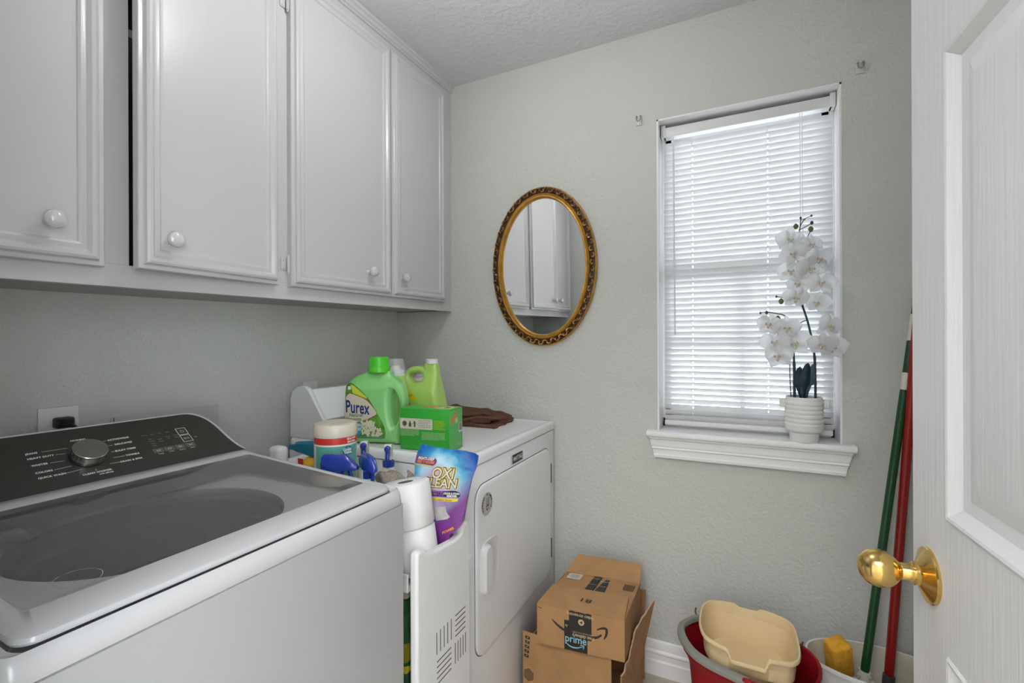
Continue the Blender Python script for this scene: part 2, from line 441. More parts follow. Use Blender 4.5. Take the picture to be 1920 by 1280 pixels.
# ------------------------------------------------------------------ ceiling lamp (above the frame)
lamp = thing('ceiling_light', 'bare round bulb ceiling light in the middle of the laundry room', 'light', (-0.56, 0.95, ZC))
obj('canopy', lathe(nb(), [(.065, 0), (.065, -.012), (.03, -.03), (.022, -.05), (.022, -.062)], (-0.56, 0.95, ZC), 28), plast_m, lamp)
obj('bulb', lathe(nb(), [(.018, -.060), (.022, -.075), (.045, -.105), (.055, -.135), (.048, -.165), (.025, -.185), (.002, -.190)], (-0.56, 0.95, ZC), 24), mat('bulb_glow', (1, 1, 1), .5, emit=(1.0, 0.985, 0.96, BULB)), lamp)
hp = thing('hallway_fill_light', 'added square fill light panel on the unseen hallway ceiling', 'light', (-0.1, -0.75, ZC))  # unseen panel added as fill from behind the camera
obj('housing', B(-0.62, 0.42, -1.22, -0.28, ZC - .03, ZC, bev=.004), plast_m, hp)
obj('diffuser', B(-0.59, 0.39, -1.19, -0.31, ZC - .036, ZC - .0301), mat('fill_panel_glow', (1, 1, 1), .5, emit=(1.0, 0.99, 0.975, HALL_FILL)), hp, smooth=0)
#%%PART2
# ================================================================== WALL CABINET
SH = 0.015
def sh(v):
    v.z += SH * (v.y - 1.2); v.z = min(v.z, ZC + 0.004); return v
def shear(o, rz=0, piv=None):
    root = wm(o)
    inv = root.inverted()
    for v in o.data.vertices:
        w = root @ v.co
        if rz: w = Matrix.Translation(piv) @ Matrix.Rotation(rz, 4, 'Z') @ Matrix.Translation(-Vector(piv)) @ w
        v.co = inv @ sh(w)
    o.data.update()
    return o
cab = thing('wall_cabinet', 'long white painted four door cabinet hung on the left wall above the washer and dryer', 'cabinet', (XL, 1.0, 1.388))
FX, FD = -1.201, 0.020
CY0, CY1, CZ0 = 0.145, YF - 0.001, 1.388
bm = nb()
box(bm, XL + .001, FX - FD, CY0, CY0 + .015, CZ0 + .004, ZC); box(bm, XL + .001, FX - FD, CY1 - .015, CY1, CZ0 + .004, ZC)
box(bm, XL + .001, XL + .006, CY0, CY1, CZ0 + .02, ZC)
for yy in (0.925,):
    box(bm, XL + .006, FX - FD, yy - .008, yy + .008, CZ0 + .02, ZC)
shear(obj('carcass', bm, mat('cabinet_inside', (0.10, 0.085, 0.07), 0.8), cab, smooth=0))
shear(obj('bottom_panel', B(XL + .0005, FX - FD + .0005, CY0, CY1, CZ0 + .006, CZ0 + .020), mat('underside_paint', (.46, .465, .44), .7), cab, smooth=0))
shear(obj('shelf', B(XL + .006, FX - FD - .01, CY0 + .015, 0.917, 1.955, 1.972), mat('cabinet_shelf', (0.35, 0.33, 0.30), 0.6), cab, smooth=0))
bm = nb()
box(bm, FX - FD, FX, CY0, CY1, CZ0, 1.4365)
box(bm, FX - FD, FX, CY0, CY1, 2.355, ZC)
for a, b in ((CY0, .165), (.490, .549), (.895, .955), (1.372, 1.408), (1.738, CY1)):
    box(bm, FX - FD, FX, a, b, 1.4365, 2.355)
shear(obj('face_frame', bm, white_m, cab, smooth=0, bevel=.0008))
cp = [(0, 2.398), (.006, 2.400), (.007, 2.406), (.012, 2.409), (.014, 2.420), (.020, 2.424), (.021, 2.440), (0, 2.440)]
shear(obj('crown_moulding', loft(nb(), [[Vector((FX + d, y, z)) for d, z in cp] for y in (CY0, CY1)]), white_m, cab, smooth=20))
DP = [(0, 0), (0, .015), (.0015, .0172), (.009, .0175), (.011, .0195), (.013, .0250), (.018, .0275), (.024, .0265), (.029, .0225), (.031, .0205), (.034, .0215), (.040, .0225), (.044, .0205), (.046, .0180), (.051, .0172), (.053, .0172)]
doors = [(.150, .498, 1.426, 'R', (.411, 1.4915)), (.537, .905, 1.426, 'L', (.598, 1.487)), (.947, 1.384, 1.426, 'R', (1.265, 1.506)), (1.392, 1.745, 1.426, 'L', (1.445, 1.507))]
AJ = R(5.8)
for k, (ya, yb, z0, side, kn) in enumerate(doors):
    rz = AJ if k == 1 else 0; piv = Vector((FX, yb, 0))
    f = lambda x, y, h: Vector((FX + .0006 + h, x, y))
    d = obj('door', frame2(nb(), (ya, yb, z0, 2.368), DP, f, True, True), white_m, cab, smooth=24, label='second door from the left, standing ajar' if k == 1 else None)
    shear(d, rz, piv)
    kz = kn[1] - SH * (kn[0] - 1.2)
    M_ = axisM((FX + .0175, kn[0], kz), (1, 0, 0))
    bm = lathe(nb(), [(.009, 0), (.0075, .004), (.007, .010), (.010, .015), (.0155, .020), (.0178, .026), (.0165, .032), (.011, .037), (.004, .0385), (.0005, .0387)], n=24, M=M_)
    kb = obj('knob', bm, mat('knob_porcelain', (.60, .60, .60), .12, coat=.5), d); shear(kb, rz, piv)
    # painted butterfly hinges on the frame
    hy = yb + .001 if k == 1 else (ya - .003 if k == 2 else None)
    if hy is not None and k == 2:
        for hz in (1.490, 2.262):
            bm = nb()
            tube(bm, [(FX + .008, hy, hz - .022), (FX + .008, hy, hz + .022)], .0045, 10)
            tube(bm, [(FX + .008, hy, hz - .028), (FX + .008, hy, hz - .022)], .003, 8); tube(bm, [(FX + .008, hy, hz + .022), (FX + .008, hy, hz + .028)], .003, 8)
            box(bm, FX, FX + .003, hy - .020, hy - .002, hz - .018, hz + .018, bev=.001)
            for q in (-.012, .012): lathe(bm, [(.0035, 0), (.003, .0016), (.0005, .002)], n=8, M=axisM((FX + .003, hy - .012, hz + q), (1, 0, 0)))
            shear(obj('hinge', bm, white_m, d))

# ================================================================== ROOM DOOR (right foreground)
E0 = Vector((.2475, .9412, 0)); dd = Vector((.0506, -.9987, 0)); dn = Vector((-.9987, -.0506, 0))
dr = thing('door_1', kind='structure', loc=tuple(E0 + dd * .80))
fd = lambda x, y, h: E0 + dd * x + Vector((0, 0, y)) + dn * h
DW, DH = .81, 2.03
bm = nb()
pan = [(.117, DW - .117, 1.012, 1.650), (.117, DW - .117, .20, .828), (.117, DW - .117, 1.75, 1.90)]
# stiles and rails as a face with recessed panels: build the front skin by strips
ys = [0.012, .20, .828, 1.012, 1.650, 1.75, 1.90, DH]
def quad(bm, x0, x1, y0, y1, h): poly(bm, [fd(x0, y0, h), fd(x1, y0, h), fd(x1, y1, h), fd(x0, y1, h)])
quad(bm, 0, .117, .012, DH, 0); quad(bm, DW - .117, DW, .012, DH, 0)
for a, b in ((.012, .20), (.828, 1.012), (1.650, 1.75), (1.90, DH)): quad(bm, .117, DW - .117, a, b, 0)
# sides and back
for a, b in (((0, .012), (0, DH)), ((0, DH), (DW, DH)), ((DW, DH), (DW, .012)), ((DW, .012), (0, .012))):
    poly(bm, [fd(a[0], a[1], 0), fd(b[0], b[1], 0), fd(b[0], b[1], -.035), fd(a[0], a[1], -.035)])
poly(bm, [fd(0, .012, -.035), fd(0, DH, -.035), fd(DW, DH, -.035), fd(DW, .012, -.035)])
bmesh.ops.remove_doubles(bm, verts=bm.verts[:], dist=1e-5)
obj('door_leaf', bm, door_m, dr, smooth=0)
PP = [(0, 0), (.003, .0035), (.007, .0025), (.012, -.001), (.016, -.0035), (.022, -.008), (.034, -.0095), (.038, -.0095), (.060, -.0035), (.064, -.0028)]
for r_ in pan:
    obj('panel', frame2(nb(), r_, PP, fd, True, False), door_m, dr, smooth=14)
# brass knob set
kc = fd(.061, .912, 0)
kt = thing('doorknob', None, None, M=Matrix.Translation(kc)); kt.parent = dr; kt.matrix_parent_inverse = wm(dr).inverted()
M_ = axisM(kc, dn)
kt_m = Matrix.Identity(4)
obj('rose', lathe(nb(), [(.0395, 0), (.0400, .003), (.0385, .0048), (.037, .005), (.0165, .0150), (.0165, .020), (.0150, .0212)], n=48, M=M_), brass_m, kt)
obj('neck', lathe(nb(), [(.0125, .018), (.0125, .034), (.0105, .037)], n=32, M=M_), brass_m, kt)
obj('knob', lathe(nb(), [(.010, .033), (.013, .037), (.019, .042), (.0245, .049), (.0270, .057), (.0272, .065), (.0250, .073), (.0205, .080), (.0135, .0855), (.006, .088), (.0005, .0885)], n=48, M=M_), brass_m, kt)
obj('keyhole', lathe(nb(), [(.0022, 0), (.0022, .001)], n=12, M=axisM(kc + dn * .027 + Vector((0, 0, -.0005)) + dd * -.0125, -dd)), black_m, kt)

# ================================================================== OVAL MIRROR
mir = thing('oval_mirror', 'oval wall mirror in a carved gilt frame hanging left of the window', 'mirror', (-.738, YF, 1.236))
mc = Vector((-.738, YF, 1.5695)); A_, B_ = .2335, .3310
TL_ = math.tan(R(1.25))      # the mirror leans a little off the wall at the top
lean = lambda z: (z - 1.236) * TL_
def ell(a, b, d, n=96): return [Vector((mc.x + a * math.cos(2 * math.pi * i / n), YF - d - lean(mc.z + b * math.sin(2 * math.pi * i / n)), mc.z + b * math.sin(2 * math.pi * i / n))) for i in range(n)]
gold_m = mat('aged_gold', (0.50, 0.265, 0.045), 0.34, metal=0.55, var=0.25, vscale=25)
dark_g = mat('dark_patina', (0.045, 0.012, 0.007), 0.4, metal=0.25)
pf = [(0, 0.001), (0, .012), (.004, .016), (.010, .017), (.027, .017), (.029, .022), (.033, .025), (.036, .022), (.039, .0215), (.043, .0225), (.046, .018), (.048, .010), (.048, .006)]
obj('frame', loft(nb(), [ell(A_ - i, B_ - i, d) for i, d in pf], True, False, False), gold_m, mir, smooth=30)
obj('carved_band_ground', loft(nb(), [ell(A_ - i, B_ - i, d) for i, d in ((.0045, .0172), (.010, .0185), (.022, .0195), (.0272, .0178))], True, False, False), dark_g, mir, smooth=30)
# carved acanthus curls: paired scrolls round the band
bm = nb(); nC = 74
for i in range(nC):
    a0 = 2 * math.pi * i / nC
    am, bm_ = A_ - .0155, B_ - .0155
    p = Vector((mc.x + am * math.cos(a0), 0, mc.z + bm_ * math.sin(a0)))
    tx = Vector((-am * math.sin(a0), 0, bm_ * math.cos(a0))).normalized(); nx = Vector((tx.z, 0, -tx.x))
    if nx.dot(p - Vector((mc.x, 0, mc.z))) < 0: nx = -nx
    sgn = 1 if i % 2 else -1
    pts = []
    for k in range(9):
        t = k / 8; rr = .0118 * (1 - t * .82); an = sgn * (t * 4.6 + .2)
        q = p + tx * (rr * math.cos(an) * 1.05) + nx * (rr * math.sin(an) * .85)
        pts.append(Vector((q.x, YF - lean(q.z) - .0205 - .0045 * math.sin(t * 3.1), q.z)))
    tube(bm, pts, [.0013 + .0026 * math.sin(math.pi * min(1, k / 8 + .12)) for k in range(9)], 6)
o = obj('carved_scrolls', bm, mat('rubbed_gold', (0.36, 0.19, 0.05), 0.33, metal=0.65, var=0.85, vscale=90), mir, smooth=50, kind='stuff')
obj('mirror_glass', loft(nb(), [ell(A_ - .047, B_ - .047, .0085)], True, True, False), mat('mirror_silver', (.92, .93, .93), 0.0, metal=1.0), mir, smooth=0)
obj('backing', loft(nb(), [ell(A_ - .01, B_ - .01, .001), ell(A_ - .01, B_ - .01, .006)]), mat('mirror_backing', (.1, .07, .04), .8), mir)

# ================================================================== WASHER
WY0, WY1, WFX, WRX = .180, .803, -.650, -1.37
ws = thing('washing_machine', 'white top load washing machine with smoked glass lid and charcoal console', 'washer', ((WFX + WRX) / 2, (WY0 + WY1) / 2, 0))
def rr3(x0, x1, y0, y1, r, zf, n=6): return [Vector((x, y, zf(x) if callable(zf) else zf)) for x, y in rrect(x0, x1, y0, y1, r, n)]
# open-topped steel body
body_m = mat('washer_enamel_darkened', (.40, .405, .41), .28, coat=.15)  # white enamel darkened in the colour to offset strong light on the front
obj('body', loft(nb(), [rr3(WRX, WFX, WY0, WY1, .012, z) for z in (.015, .9070)] + [rr3(WRX + .004, WFX - .003, WY0 + .003, WY1 - .003, .015, .9086)], True, True, False), body_m, ws, smooth=40)
zd = lambda x: .9385 + .0115 * min(1, max(0, (-.652 - x) / .045)) ** .7 + .060 * max(0, min(.42, -.68 - x))
zl = lambda x: .950 + .060 * (-.662 - x)
O = lambda i, dz: rr3(WRX + i, WFX - i, WY0 + i, WY1 - i, max(.004, .024 - i), lambda x: zd(x) + dz)
LX0, LX1, LY0, LY1 = -1.165, -.664, .203, .779
rings = [rr3(WRX + .001, WFX - .001, WY0 + .001, WY1 - .001, .019, .9092), rr3(WRX - 0, WFX, WY0, WY1, .020, .9110), O(0, -.016), O(.0015, -.009), O(.005, -.0035), O(.009, -.0010), O(.0110, -.003),
         rr3(LX0 - .003, LX1 + .0022, LY0 - .0025, LY1 + .0025, .022, lambda x: zd(x) - .006),
         rr3(LX0 - .003, LX1 + .0016, LY0 - .0018, LY1 + .0018, .022, lambda x: zd(x) - .010),
         rr3(LX0 + .02, LX1 - .045, LY0 + .015, LY1 - .006, .02, .9248)]
obj('top_deck', loft(nb(), rings, True, False, False), enamel_m, ws, smooth=40)
# lid: white frame round the glass
L = lambda i, dz, r=.021: rr3(LX0 + i, LX1 - i, LY0 + i, LY1 - i, max(.004, r - i * .4), lambda x: zl(x) + dz)
GX0, GX1, GY0, GY1 = -1.113, -.729, .230, .763
G = lambda i, dz: rr3(GX0 + i, GX1 - i, GY0 + i, GY1 - i, .007, lambda x: zl(x) + dz)
lid = obj('lid', loft(nb(), [G(0, -.010), L(.008, -.011), L(.001, -.009), L(0, -.006), L(.0015, -.0015), L(.005, 0), G(-.002, 0), G(0, -.0018), G(0, -.010)], True, False, False), enamel_m, ws, smooth=40)
gm = bpy.data.materials.new('smoked_glass'); gm.use_nodes = True; nt = gm.node_tree; nt.nodes.clear()
o_ = nt.nodes.new('ShaderNodeOutputMaterial'); mx = nt.nodes.new('ShaderNodeMixShader'); tr = nt.nodes.new('ShaderNodeBsdfTransparent'); gl = nt.nodes.new('ShaderNodeBsdfGlossy'); fr = nt.nodes.new('ShaderNodeFresnel'); fr.inputs[0].default_value = 1.85
tr.inputs[0].default_value = (.97, .97, .965, 1); gl.inputs['Roughness'].default_value = 0.015
dfu = nt.nodes.new('ShaderNodeBsdfDiffuse'); dfu.inputs[0].default_value = (.8, .8, .79, 1); mx2 = nt.nodes.new('ShaderNodeMixShader')   # fine dust film, plus pale haze mixed in to brighten the lid
tcg = nt.nodes.new('ShaderNodeTexCoord'); ng = nt.nodes.new('ShaderNodeTexNoise'); ng.inputs['Scale'].default_value = 380; ng.inputs['Detail'].default_value = 3; nt.links.new(tcg.outputs['Object'], ng.inputs['Vector'])
mr = nt.nodes.new('ShaderNodeMapRange'); mr.inputs['From Min'].default_value = .3; mr.inputs['From Max'].default_value = .8; mr.inputs['To Min'].default_value = .05; mr.inputs['To Max'].default_value = .17; nt.links.new(ng.outputs['Fac'], mr.inputs['Value'])
nt.links.new(mr.outputs[0], mx2.inputs[0]); nt.links.new(tr.outputs[0], mx2.inputs[1]); nt.links.new(dfu.outputs[0], mx2.inputs[2])
nt.links.new(fr.outputs[0], mx.inputs[0]); nt.links.new(mx2.outputs[0], mx.inputs[1]); nt.links.new(gl.outputs[0], mx.inputs[2]); nt.links.new(mx.outputs[0], o_.inputs[0])
obj('lid_glass', loft(nb(), [G(.0002, -.0012)], True, True, False), gm, lid, smooth=0)
# faint worn ring mark on the glass
bm = nb(); rc = (-.765, .292)
for i in range(40):
    if i % 9 in (3,): continue
    a0, a1 = 2 * math.pi * i / 40, 2 * math.pi * (i + 1) / 40; w = .0006 + .0006 * random.random()
    P_ = lambda r, a: Vector((rc[0] + r * math.cos(a), rc[1] + r * math.sin(a), zl(rc[0] + r * math.cos(a)) - .0009))
    poly(bm, [P_(.024, a0), P_(.024, a1), P_(.024 + w, a1), P_(.024 + w, a0)])
obj('ring_mark', bm, mat('dust_mark', (.45, .45, .44), .8), lid, smooth=0)
# tub cover with round opening, basket, holes, impeller
tc, trr = (-.978, .492), .209
grey_m = mat('tub_grey_plastic', (.88, .88, .87), .45, bump=.05)
N_ = 96
def sqring(x0, x1, y0, y1, z):
    out = []
    cx_, cy_ = tc
    for i in range(N_):
        a = 2 * math.pi * i / N_; c, s = math.cos(a), math.sin(a)
        t = min(((x1 - cx_) / c if c > 0 else (x0 - cx_) / c) if abs(c) > 1e-6 else 9, ((y1 - cy_) / s if s > 0 else (y0 - cy_) / s) if abs(s) > 1e-6 else 9)
        out.append(Vector((cx_ + t * c, cy_ + t * s, z)))
    return out
def circ(r, z): return [Vector((tc[0] + r * math.cos(2 * math.pi * i / N_), tc[1] + r * math.sin(2 * math.pi * i / N_), z)) for i in range(N_)]
obj('tub_cover', loft(nb(), [sqring(LX0 + .018, LX1 - .043, LY0 + .013, LY1 - .004, .9250), circ(trr + .010, .921), circ(trr + .003, .919), circ(trr, .912), circ(trr + .002, .900)], True, False, False), grey_m, ws, smooth=40)
bk = obj('wash_basket', loft(nb(), [circ(.222, .872), circ(.215, .866), circ(.212, .848), circ(.219, .836), circ(.226, .828), circ(.226, .50), circ(.20, .46), circ(.0, .455)] if False else [circ(.207, .905), circ(.196, .898), circ(.192, .878), circ(.199, .864), circ(.206, .856), circ(.206, .52), circ(.18, .48), circ(.01, .475)], True, False, True), mat('basket_steel', (.10, .10, .10), .4, metal=.6), ws, smooth=40)
bm = nb()
for row in range(12):
    z = .838 - row * .020
    for i in range(90):
        a = 2 * math.pi * (i + .5 * (row % 2)) / 90; da = .0022 / .206
        p = lambda aa, zz: Vector((tc[0] + .2052 * math.cos(aa), tc[1] + .2052 * math.sin(aa), zz))
        poly(bm, [p(a - da * .5, z - .0008), p(a, z - .0013), p(a + da * .5, z - .0008), p(a + da * .5, z + .0008), p(a, z + .0013), p(a - da * .5, z + .0008)])
obj('drain_hole', bm, black_m, bk, smooth=0, kind='stuff')
obj('impeller', lathe(nb(), [(.15, .477), (.145, .49), (.10, .50), (.05, .52), (.03, .54), (.001, .545)], (tc[0], tc[1], 0), 40), mat('impeller_grey', (.25, .25, .25), .5), ws)
obj('softener_dispenser', B(-1.138, -1.098, .262, .355, .915, .936, bev=.006), mat('dispenser_grey', (.20, .20, .20), .5), ws)
# console
cp0 = Vector((-1.18, 0, .975)); cd = (Vector((-1.305, 0, 1.0665)) - cp0).normalized(); cn = Vector((-cd.z * -1, 0, -cd.x)).normalized()
cn = Vector((cd.z, 0, -cd.x))
cf = lambda y, a, h=0: cp0 + cd * a + cn * h + Vector((0, y, 0))
ctr = (WY0 + WY1) / 2
half = [(.712, .1588), (.724, .1575), (.734, .1535), (.744, .1465), (.753, .1375), (.761, .1235), (.767, .1065), (.7705, .090), (.774, .070), (.777, .051), (.781, .034), (.786, .018), (.793, .004), (.797, 0)]
outl = half + [(2 * ctr - y, a) for y, a in reversed(half)]
outl_b = [(ctr + (y - ctr) * 1.012 + (.0035 if y > ctr else -.0035), a + (.0055 if a > .15 else .004 * (a / .15))) for y, a in outl]
shell = loft(nb(), [[cf(y, a, .000) for y, a in outl_b], [cf(y, a, -.004) for y, a in [(ctr + (y - ctr) * 1.006, a + .002) for y, a in outl_b]],
                    [Vector((-1.37, y, max(.93, cf(y, a, 0).z - .012))) for y, a in outl_b]], True, True, True)
obj('console', shell, enamel_m, ws, smooth=35)
bm = nb(); loft(bm, [[cf(y, a, .0) for y, a in outl], [cf(y, a, .0012) for y, a in outl]])
cpn = obj('control_panel', bm, panel_m, ws, smooth=0)
DYc, DAc = .4895, .0705
M_ = axisM(cf(DYc, DAc, .0012), cn)
obj('dial_shadow_ring', lathe(nb(), [(.0312, 0), (.0308, .0015)], n=48, M=M_), black_m, cpn)
dl = obj('dial', lathe(nb(), [(.0285, .0014), (.0285, .006), (.0276, .0080), (.0276, .0185), (.0292, .0205), (.0294, .0222), (.0284, .0232), (.0005, .0232)], n=64, M=M_), mat('dial_steel', (.66, .65, .62), .22, metal=1.0), cpn, smooth=35)
# radial brushed face: anisotropic steel disc
an = bpy.data.materials.new('spun_steel'); an.use_nodes = True; pb = an.node_tree.nodes['Principled BSDF']
pb.inputs['Base Color'].default_value = (.68, .67, .64, 1); pb.inputs['Metallic'].default_value = 1; pb.inputs['Roughness'].default_value = .32; pb.inputs['Anisotropic'].default_value = .9
tg = an.node_tree.nodes.new('ShaderNodeTangent'); tg.direction_type = 'RADIAL'; tg.axis = 'Z'
an.node_tree.links.new(tg.outputs[0], pb.inputs['Tangent'])
me = bpy.data.meshes.new('dial_face'); b_ = lathe(nb(), [(.0281, 0), (.0280, .0006), (.0005, .0006)], n=64); b_.to_mesh(me); b_.free()
df = bpy.data.objects.new('dial_face', me); me.materials.append(an); COL.objects.link(df); df.parent = cpn
df.matrix_local = wm(ws).inverted() @ axisM(cf(DYc, DAc, .0230), cn); BASE[df.name] = wm(ws)
bm = nb(); dm_ = 0
me = B(-.0006, .0006, -.024, -.016, 0, .0004); 
for v in me.verts:
    l = v.co.copy(); v.co = cf(DYc, DAc, .0238) + Vector((0, 1, 0)) * l.x + cd * l.y + cn * l.z
obj('dial_pointer', me, black_m, cpn, smooth=0)
h_ = .0016
tf = lambda y, a: (lambda X, Y, Hh=0: cf(y + X, a + Y, h_))
def ctext(s, y, a, size=.0062, align='LEFT', **k): text('lettering', s, size, tf(y, a), print_m, cpn, align, space=1.08, bold=.00022, **k)
for s, y, a in (('JEANS', .4025, .1045), ('HEAVY DUTY', .4015, .0905), ('WHITES', .4025, .0710), ('COLORS', .4025, .0505), ('QUICK WASH', .4025, .0360)): ctext(s, y, a)
for s, y, a in (('ACTIVEWEAR', .5765, .1075), ('DELICATES', .5765, .0915), ('BULKY ITEMS', .5765, .0715), ('TOWELS', .5765, .0530), ('DRAIN & SPIN', .5765, .0375)): ctext(s, y, a, align='RIGHT')
ctext('NORMAL', .490, .1225, align='CENTER'); ctext('CLEAN WASHER', .490, .0222, align='CENTER')
ctext('with affresh', .503, .0155, size=.0046, align='CENTER')
bm = nb()
def cline(y0, a0, y1, a1, w=.00035):
    d = Vector((y1 - y0, a1 - a0)); n2 = Vector((-d.y, d.x)).normalized() * w
    poly(bm, [cf(y0 + n2.x, a0 + n2.y, h_), cf(y1 + n2.x, a1 + n2.y, h_), cf(y1 - n2.x, a1 - n2.y, h_), cf(y0 - n2.x, a0 - n2.y, h_)])
for q in ((.426, .1045, .466, .104), (.444, .0905, .459, .0895), (.430, .071, .452, .070), (.430, .0505, .458, .0525), (.445, .036, .470, .0385), (.519, .1065, .534, .1070), (.526, .0905, .540, .0912), (.531, .0712, .536, .0714), (.528, .0535, .549, .0530), (.517, .0385, .535, .0376), (.490, .027, .490, .032), (.490, .113, .490, .117)):
    cline(*q)
obj('print_lines', bm, print_m, cpn, smooth=0)
bt_m = mat('touch_button_grey', (.115, .112, .105), .4)
def crect(y0, y1, a0, a1, m_, nm='button'):
    bm = nb(); loft(bm, [[cf(y, a, .0012) for y, a in rrect(y0, y1, a0, a1, .0015, 3)], [cf(y, a, .0015) for y, a in rrect(y0, y1, a0, a1, .0015, 3)]])
    return obj(nm, bm, m_, cpn, smooth=0)
for i in range(4):
    y0 = .6035 + i * .0235; crect(y0, y0 + .0215, .0430, .0570, bt_m)
for y0, a0, sy_ in ((.6755, .0875, 'p'), (.6755, .0622, 'l')):
    y1, a1 = y0 + .0215, a0 + .0228
    bm = nb()
    for q in ((y0, a0, y1, a0), (y1, a0, y1, a1), (y1, a1, y0, a1), (y0, a1, y0, a0)): cline(*q, w=.0006)
    yc, ac = (y0 + y1) / 2, (a0 + a1) / 2
    if sy_ == 'p':
        for i in range(16):
            t0, t1 = R(120 + i * 18.75), R(120 + (i + 1) * 18.75)
            cline(yc + .0042 * math.cos(t0), ac + .0042 * math.sin(t0), yc + .0042 * math.cos(t1), ac + .0042 * math.sin(t1))
        cline(yc, ac + .001, yc, ac + .0058)
    else:
        for q in ((-.0055, -.0035, -.0055, .0035), (-.0055, .0035, -.0005, 0), (-.0005, 0, -.0055, -.0035), (.0022, -.0033, .0022, .0033), (.0050, -.0033, .0050, .0033)): cline(yc + q[0], ac + q[1], yc + q[2], ac + q[3])
    obj('button_outline', bm, print_m, cpn, smooth=0)
for s, y, a, sz in (('Temp', .615, .0388, .0048), ('Water', .6385, .0400, .0042), ('Options', .662, .0392, .0045), ('Fabric', .6855, .0395, .0045), ('Start', .7075, .0730, .0036)):
    text('lettering', s, sz, tf(y, a), print_m, cpn)
for i in range(4):
    for k, s in enumerate((('Hot', 'Warm', 'Cool', 'Cold'), ('Extra', 'Rinse'), ('Deep', 'Fill'), ('Extra', 'Power'))[i]):
        text('lettering', s, .0042, tf(.613 + i * .0185, .090 - k * .0075 - (i == 1) * .005), mat('dim_print', (.36, .36, .35), .5), cpn)
for i, s in enumerate(('Sensing', 'Wash', 'Rinse', 'Spin')): text('lettering', s, .0040, tf(.606 + i * .0165, .1045), mat('dim_print', (.36, .36, .35), .5), cpn)
bm = nb()
for i in range(4):
    yc = .6143 + i * .0235
    for j in range(3): cline(yc - .003 + j * .003, .0475, yc - .003 + j * .003 + .0008 * (i % 2), .0525, .0004)
obj('button_icon', bm, print_m, cpn, smooth=0)
# body base feet
for x in (WFX - .06, WRX + .06):
    for y in (WY0 + .06, WY1 - .06): obj('foot', lathe(nb(), [(.022, 0), (.022, .008), (.012, .016)], (x, y, 0), 14), black_m, ws)

# ================================================================== wall plates and plug
def plate(name, lb, y0, y1, z0, z1, d=.006, m_=plast_m, cat='outlet', extra=None):
    t = thing(name, lb, cat, (XL, (y0 + y1) / 2, z0))
    obj('cover_plate', B(XL, XL + d, y0, y1, z0, z1, bev=.002), m_, t)
    return t
op = plate('wall_outlet', 'white double outlet plate on left wall with a black plug in it', .502, .579, .985, 1.100)
bm = nb()
for zc in (1.066, 1.020):
    loft(bm, [[Vector((XL + h, .5405 + y, zc + z)) for y, z in rrect(-.017, .017, -.0145, .0145, .010, 5)] for h in (.006, .0072)])
obj('receptacle', bm, plast_m, op)
pl = thing('power_plug', 'black plug with thick cord in the white wall outlet behind the washer', 'plug', (XL + .008, .545, 1.066))
obj('plug_body', loft(nb(), [[Vector((XL + .0075 + h, .5445 + y * k, 1.062 + z * k)) for y, z in rrect(-.017, .019, -.013, .013, .006, 4)] for h, k in ((0, 1), (.018, 1), (.030, .75), (.034, .5))]), black_m, pl)
obj('cord', tube(nb(), spline([(XL + .034, .548, 1.060), (XL + .052, .556, 1.048), (XL + .062, .565, 1.020), (XL + .064, .572, .96), (XL + .064, .58, .84)]), .0048, 10), black_m, pl)
wb = plate('washer_outlet_box', 'wide pale cover plate on the wall behind the washer console', .647, .934, .91, 1.058, .004, mat('pale_cover', (.52, .52, .515), .5), 'wall plate')
obj('slot', B(XL + .004, XL + .0045, .652, .6535, 1.035, 1.056), dark_m, wb, smooth=0)
plate('blank_wall_plate', 'small white plate on the wall behind the dryer console', 1.256, 1.322, .99, 1.104, .006)

# ================================================================== DRYER
DY0, DY1, DFX, DRX = 1.112, 1.806, -.690, -1.405
dz1 = .927
dy = thing('clothes_dryer', 'white front load dryer against the window wall with detergent bottles on top', 'dryer', ((DFX + DRX) / 2, (DY0 + DY1) / 2, 0))
Dp = lambda y, z, h=0: Vector((DFX + h, y, z))
obj('body', B(DRX, DFX, DY0, DY1, .01, .8925, bev=.005, seg=2), enamel2_m, dy)
Dr = lambda i, z: rr3(DRX + i, DFX - i + .004, DY0 - .002 + i, DY1 + .002 - i, max(.004, .016 - i), z)
obj('top_panel', loft(nb(), [Dr(.003, .8955), Dr(0, .8975), Dr(0, .916), Dr(.002, .923), Dr(.007, .9268), Dr(.014, dz1), Dr(.026, dz1), Dr(.030, dz1 - .0025), Dr(.034, dz1 - .0030)], True, True, True), enamel2_m, dy, smooth=40)
dyr = rrect(1.163, 1.757, .325, .832, .052, 8)
def inset(pts, i):
    cx_ = (min(p[0] for p in pts) + max(p[0] for p in pts)) / 2; cy_ = (min(p[1] for p in pts) + max(p[1] for p in pts)) / 2
    wx = (max(p[0] for p in pts) - min(p[0] for p in pts)) / 2; wy = (max(p[1] for p in pts) - min(p[1] for p in pts)) / 2
    return [(cx_ + (x - cx_) * (1 - i / wx), cy_ + (y - cy_) * (1 - i / wy)) for x, y in pts]
bm = nb(); loft(bm, [[Dp(y, z, -.001) for y, z in inset(dyr, -.0025)], [Dp(y, z, .0006) for y, z in inset(dyr, -.0025)]])
obj('door_gap', bm, mat('gap_grey', (.16, .16, .165), .6), dy, smooth=0)
ddo = obj('door', loft(nb(), [[Dp(y, z, h) for y, z in inset(dyr, i)] for i, h in ((0, 0), (0, .0030), (.002, .0060), (.006, .0075), (.014, .0082))], True, False, True), enamel2_m, dy, smooth=30)
hr = rrect(1.178, 1.296, .500, .662, .040, 8)
bm = loft(nb(), [[Dp(y, z, .0083) for y, z in hr], [Dp(y, z, .0105) for y, z in inset(hr, .003)], [Dp(y, z, .0090) for y, z in inset(hr, .008)]], True, True, True)
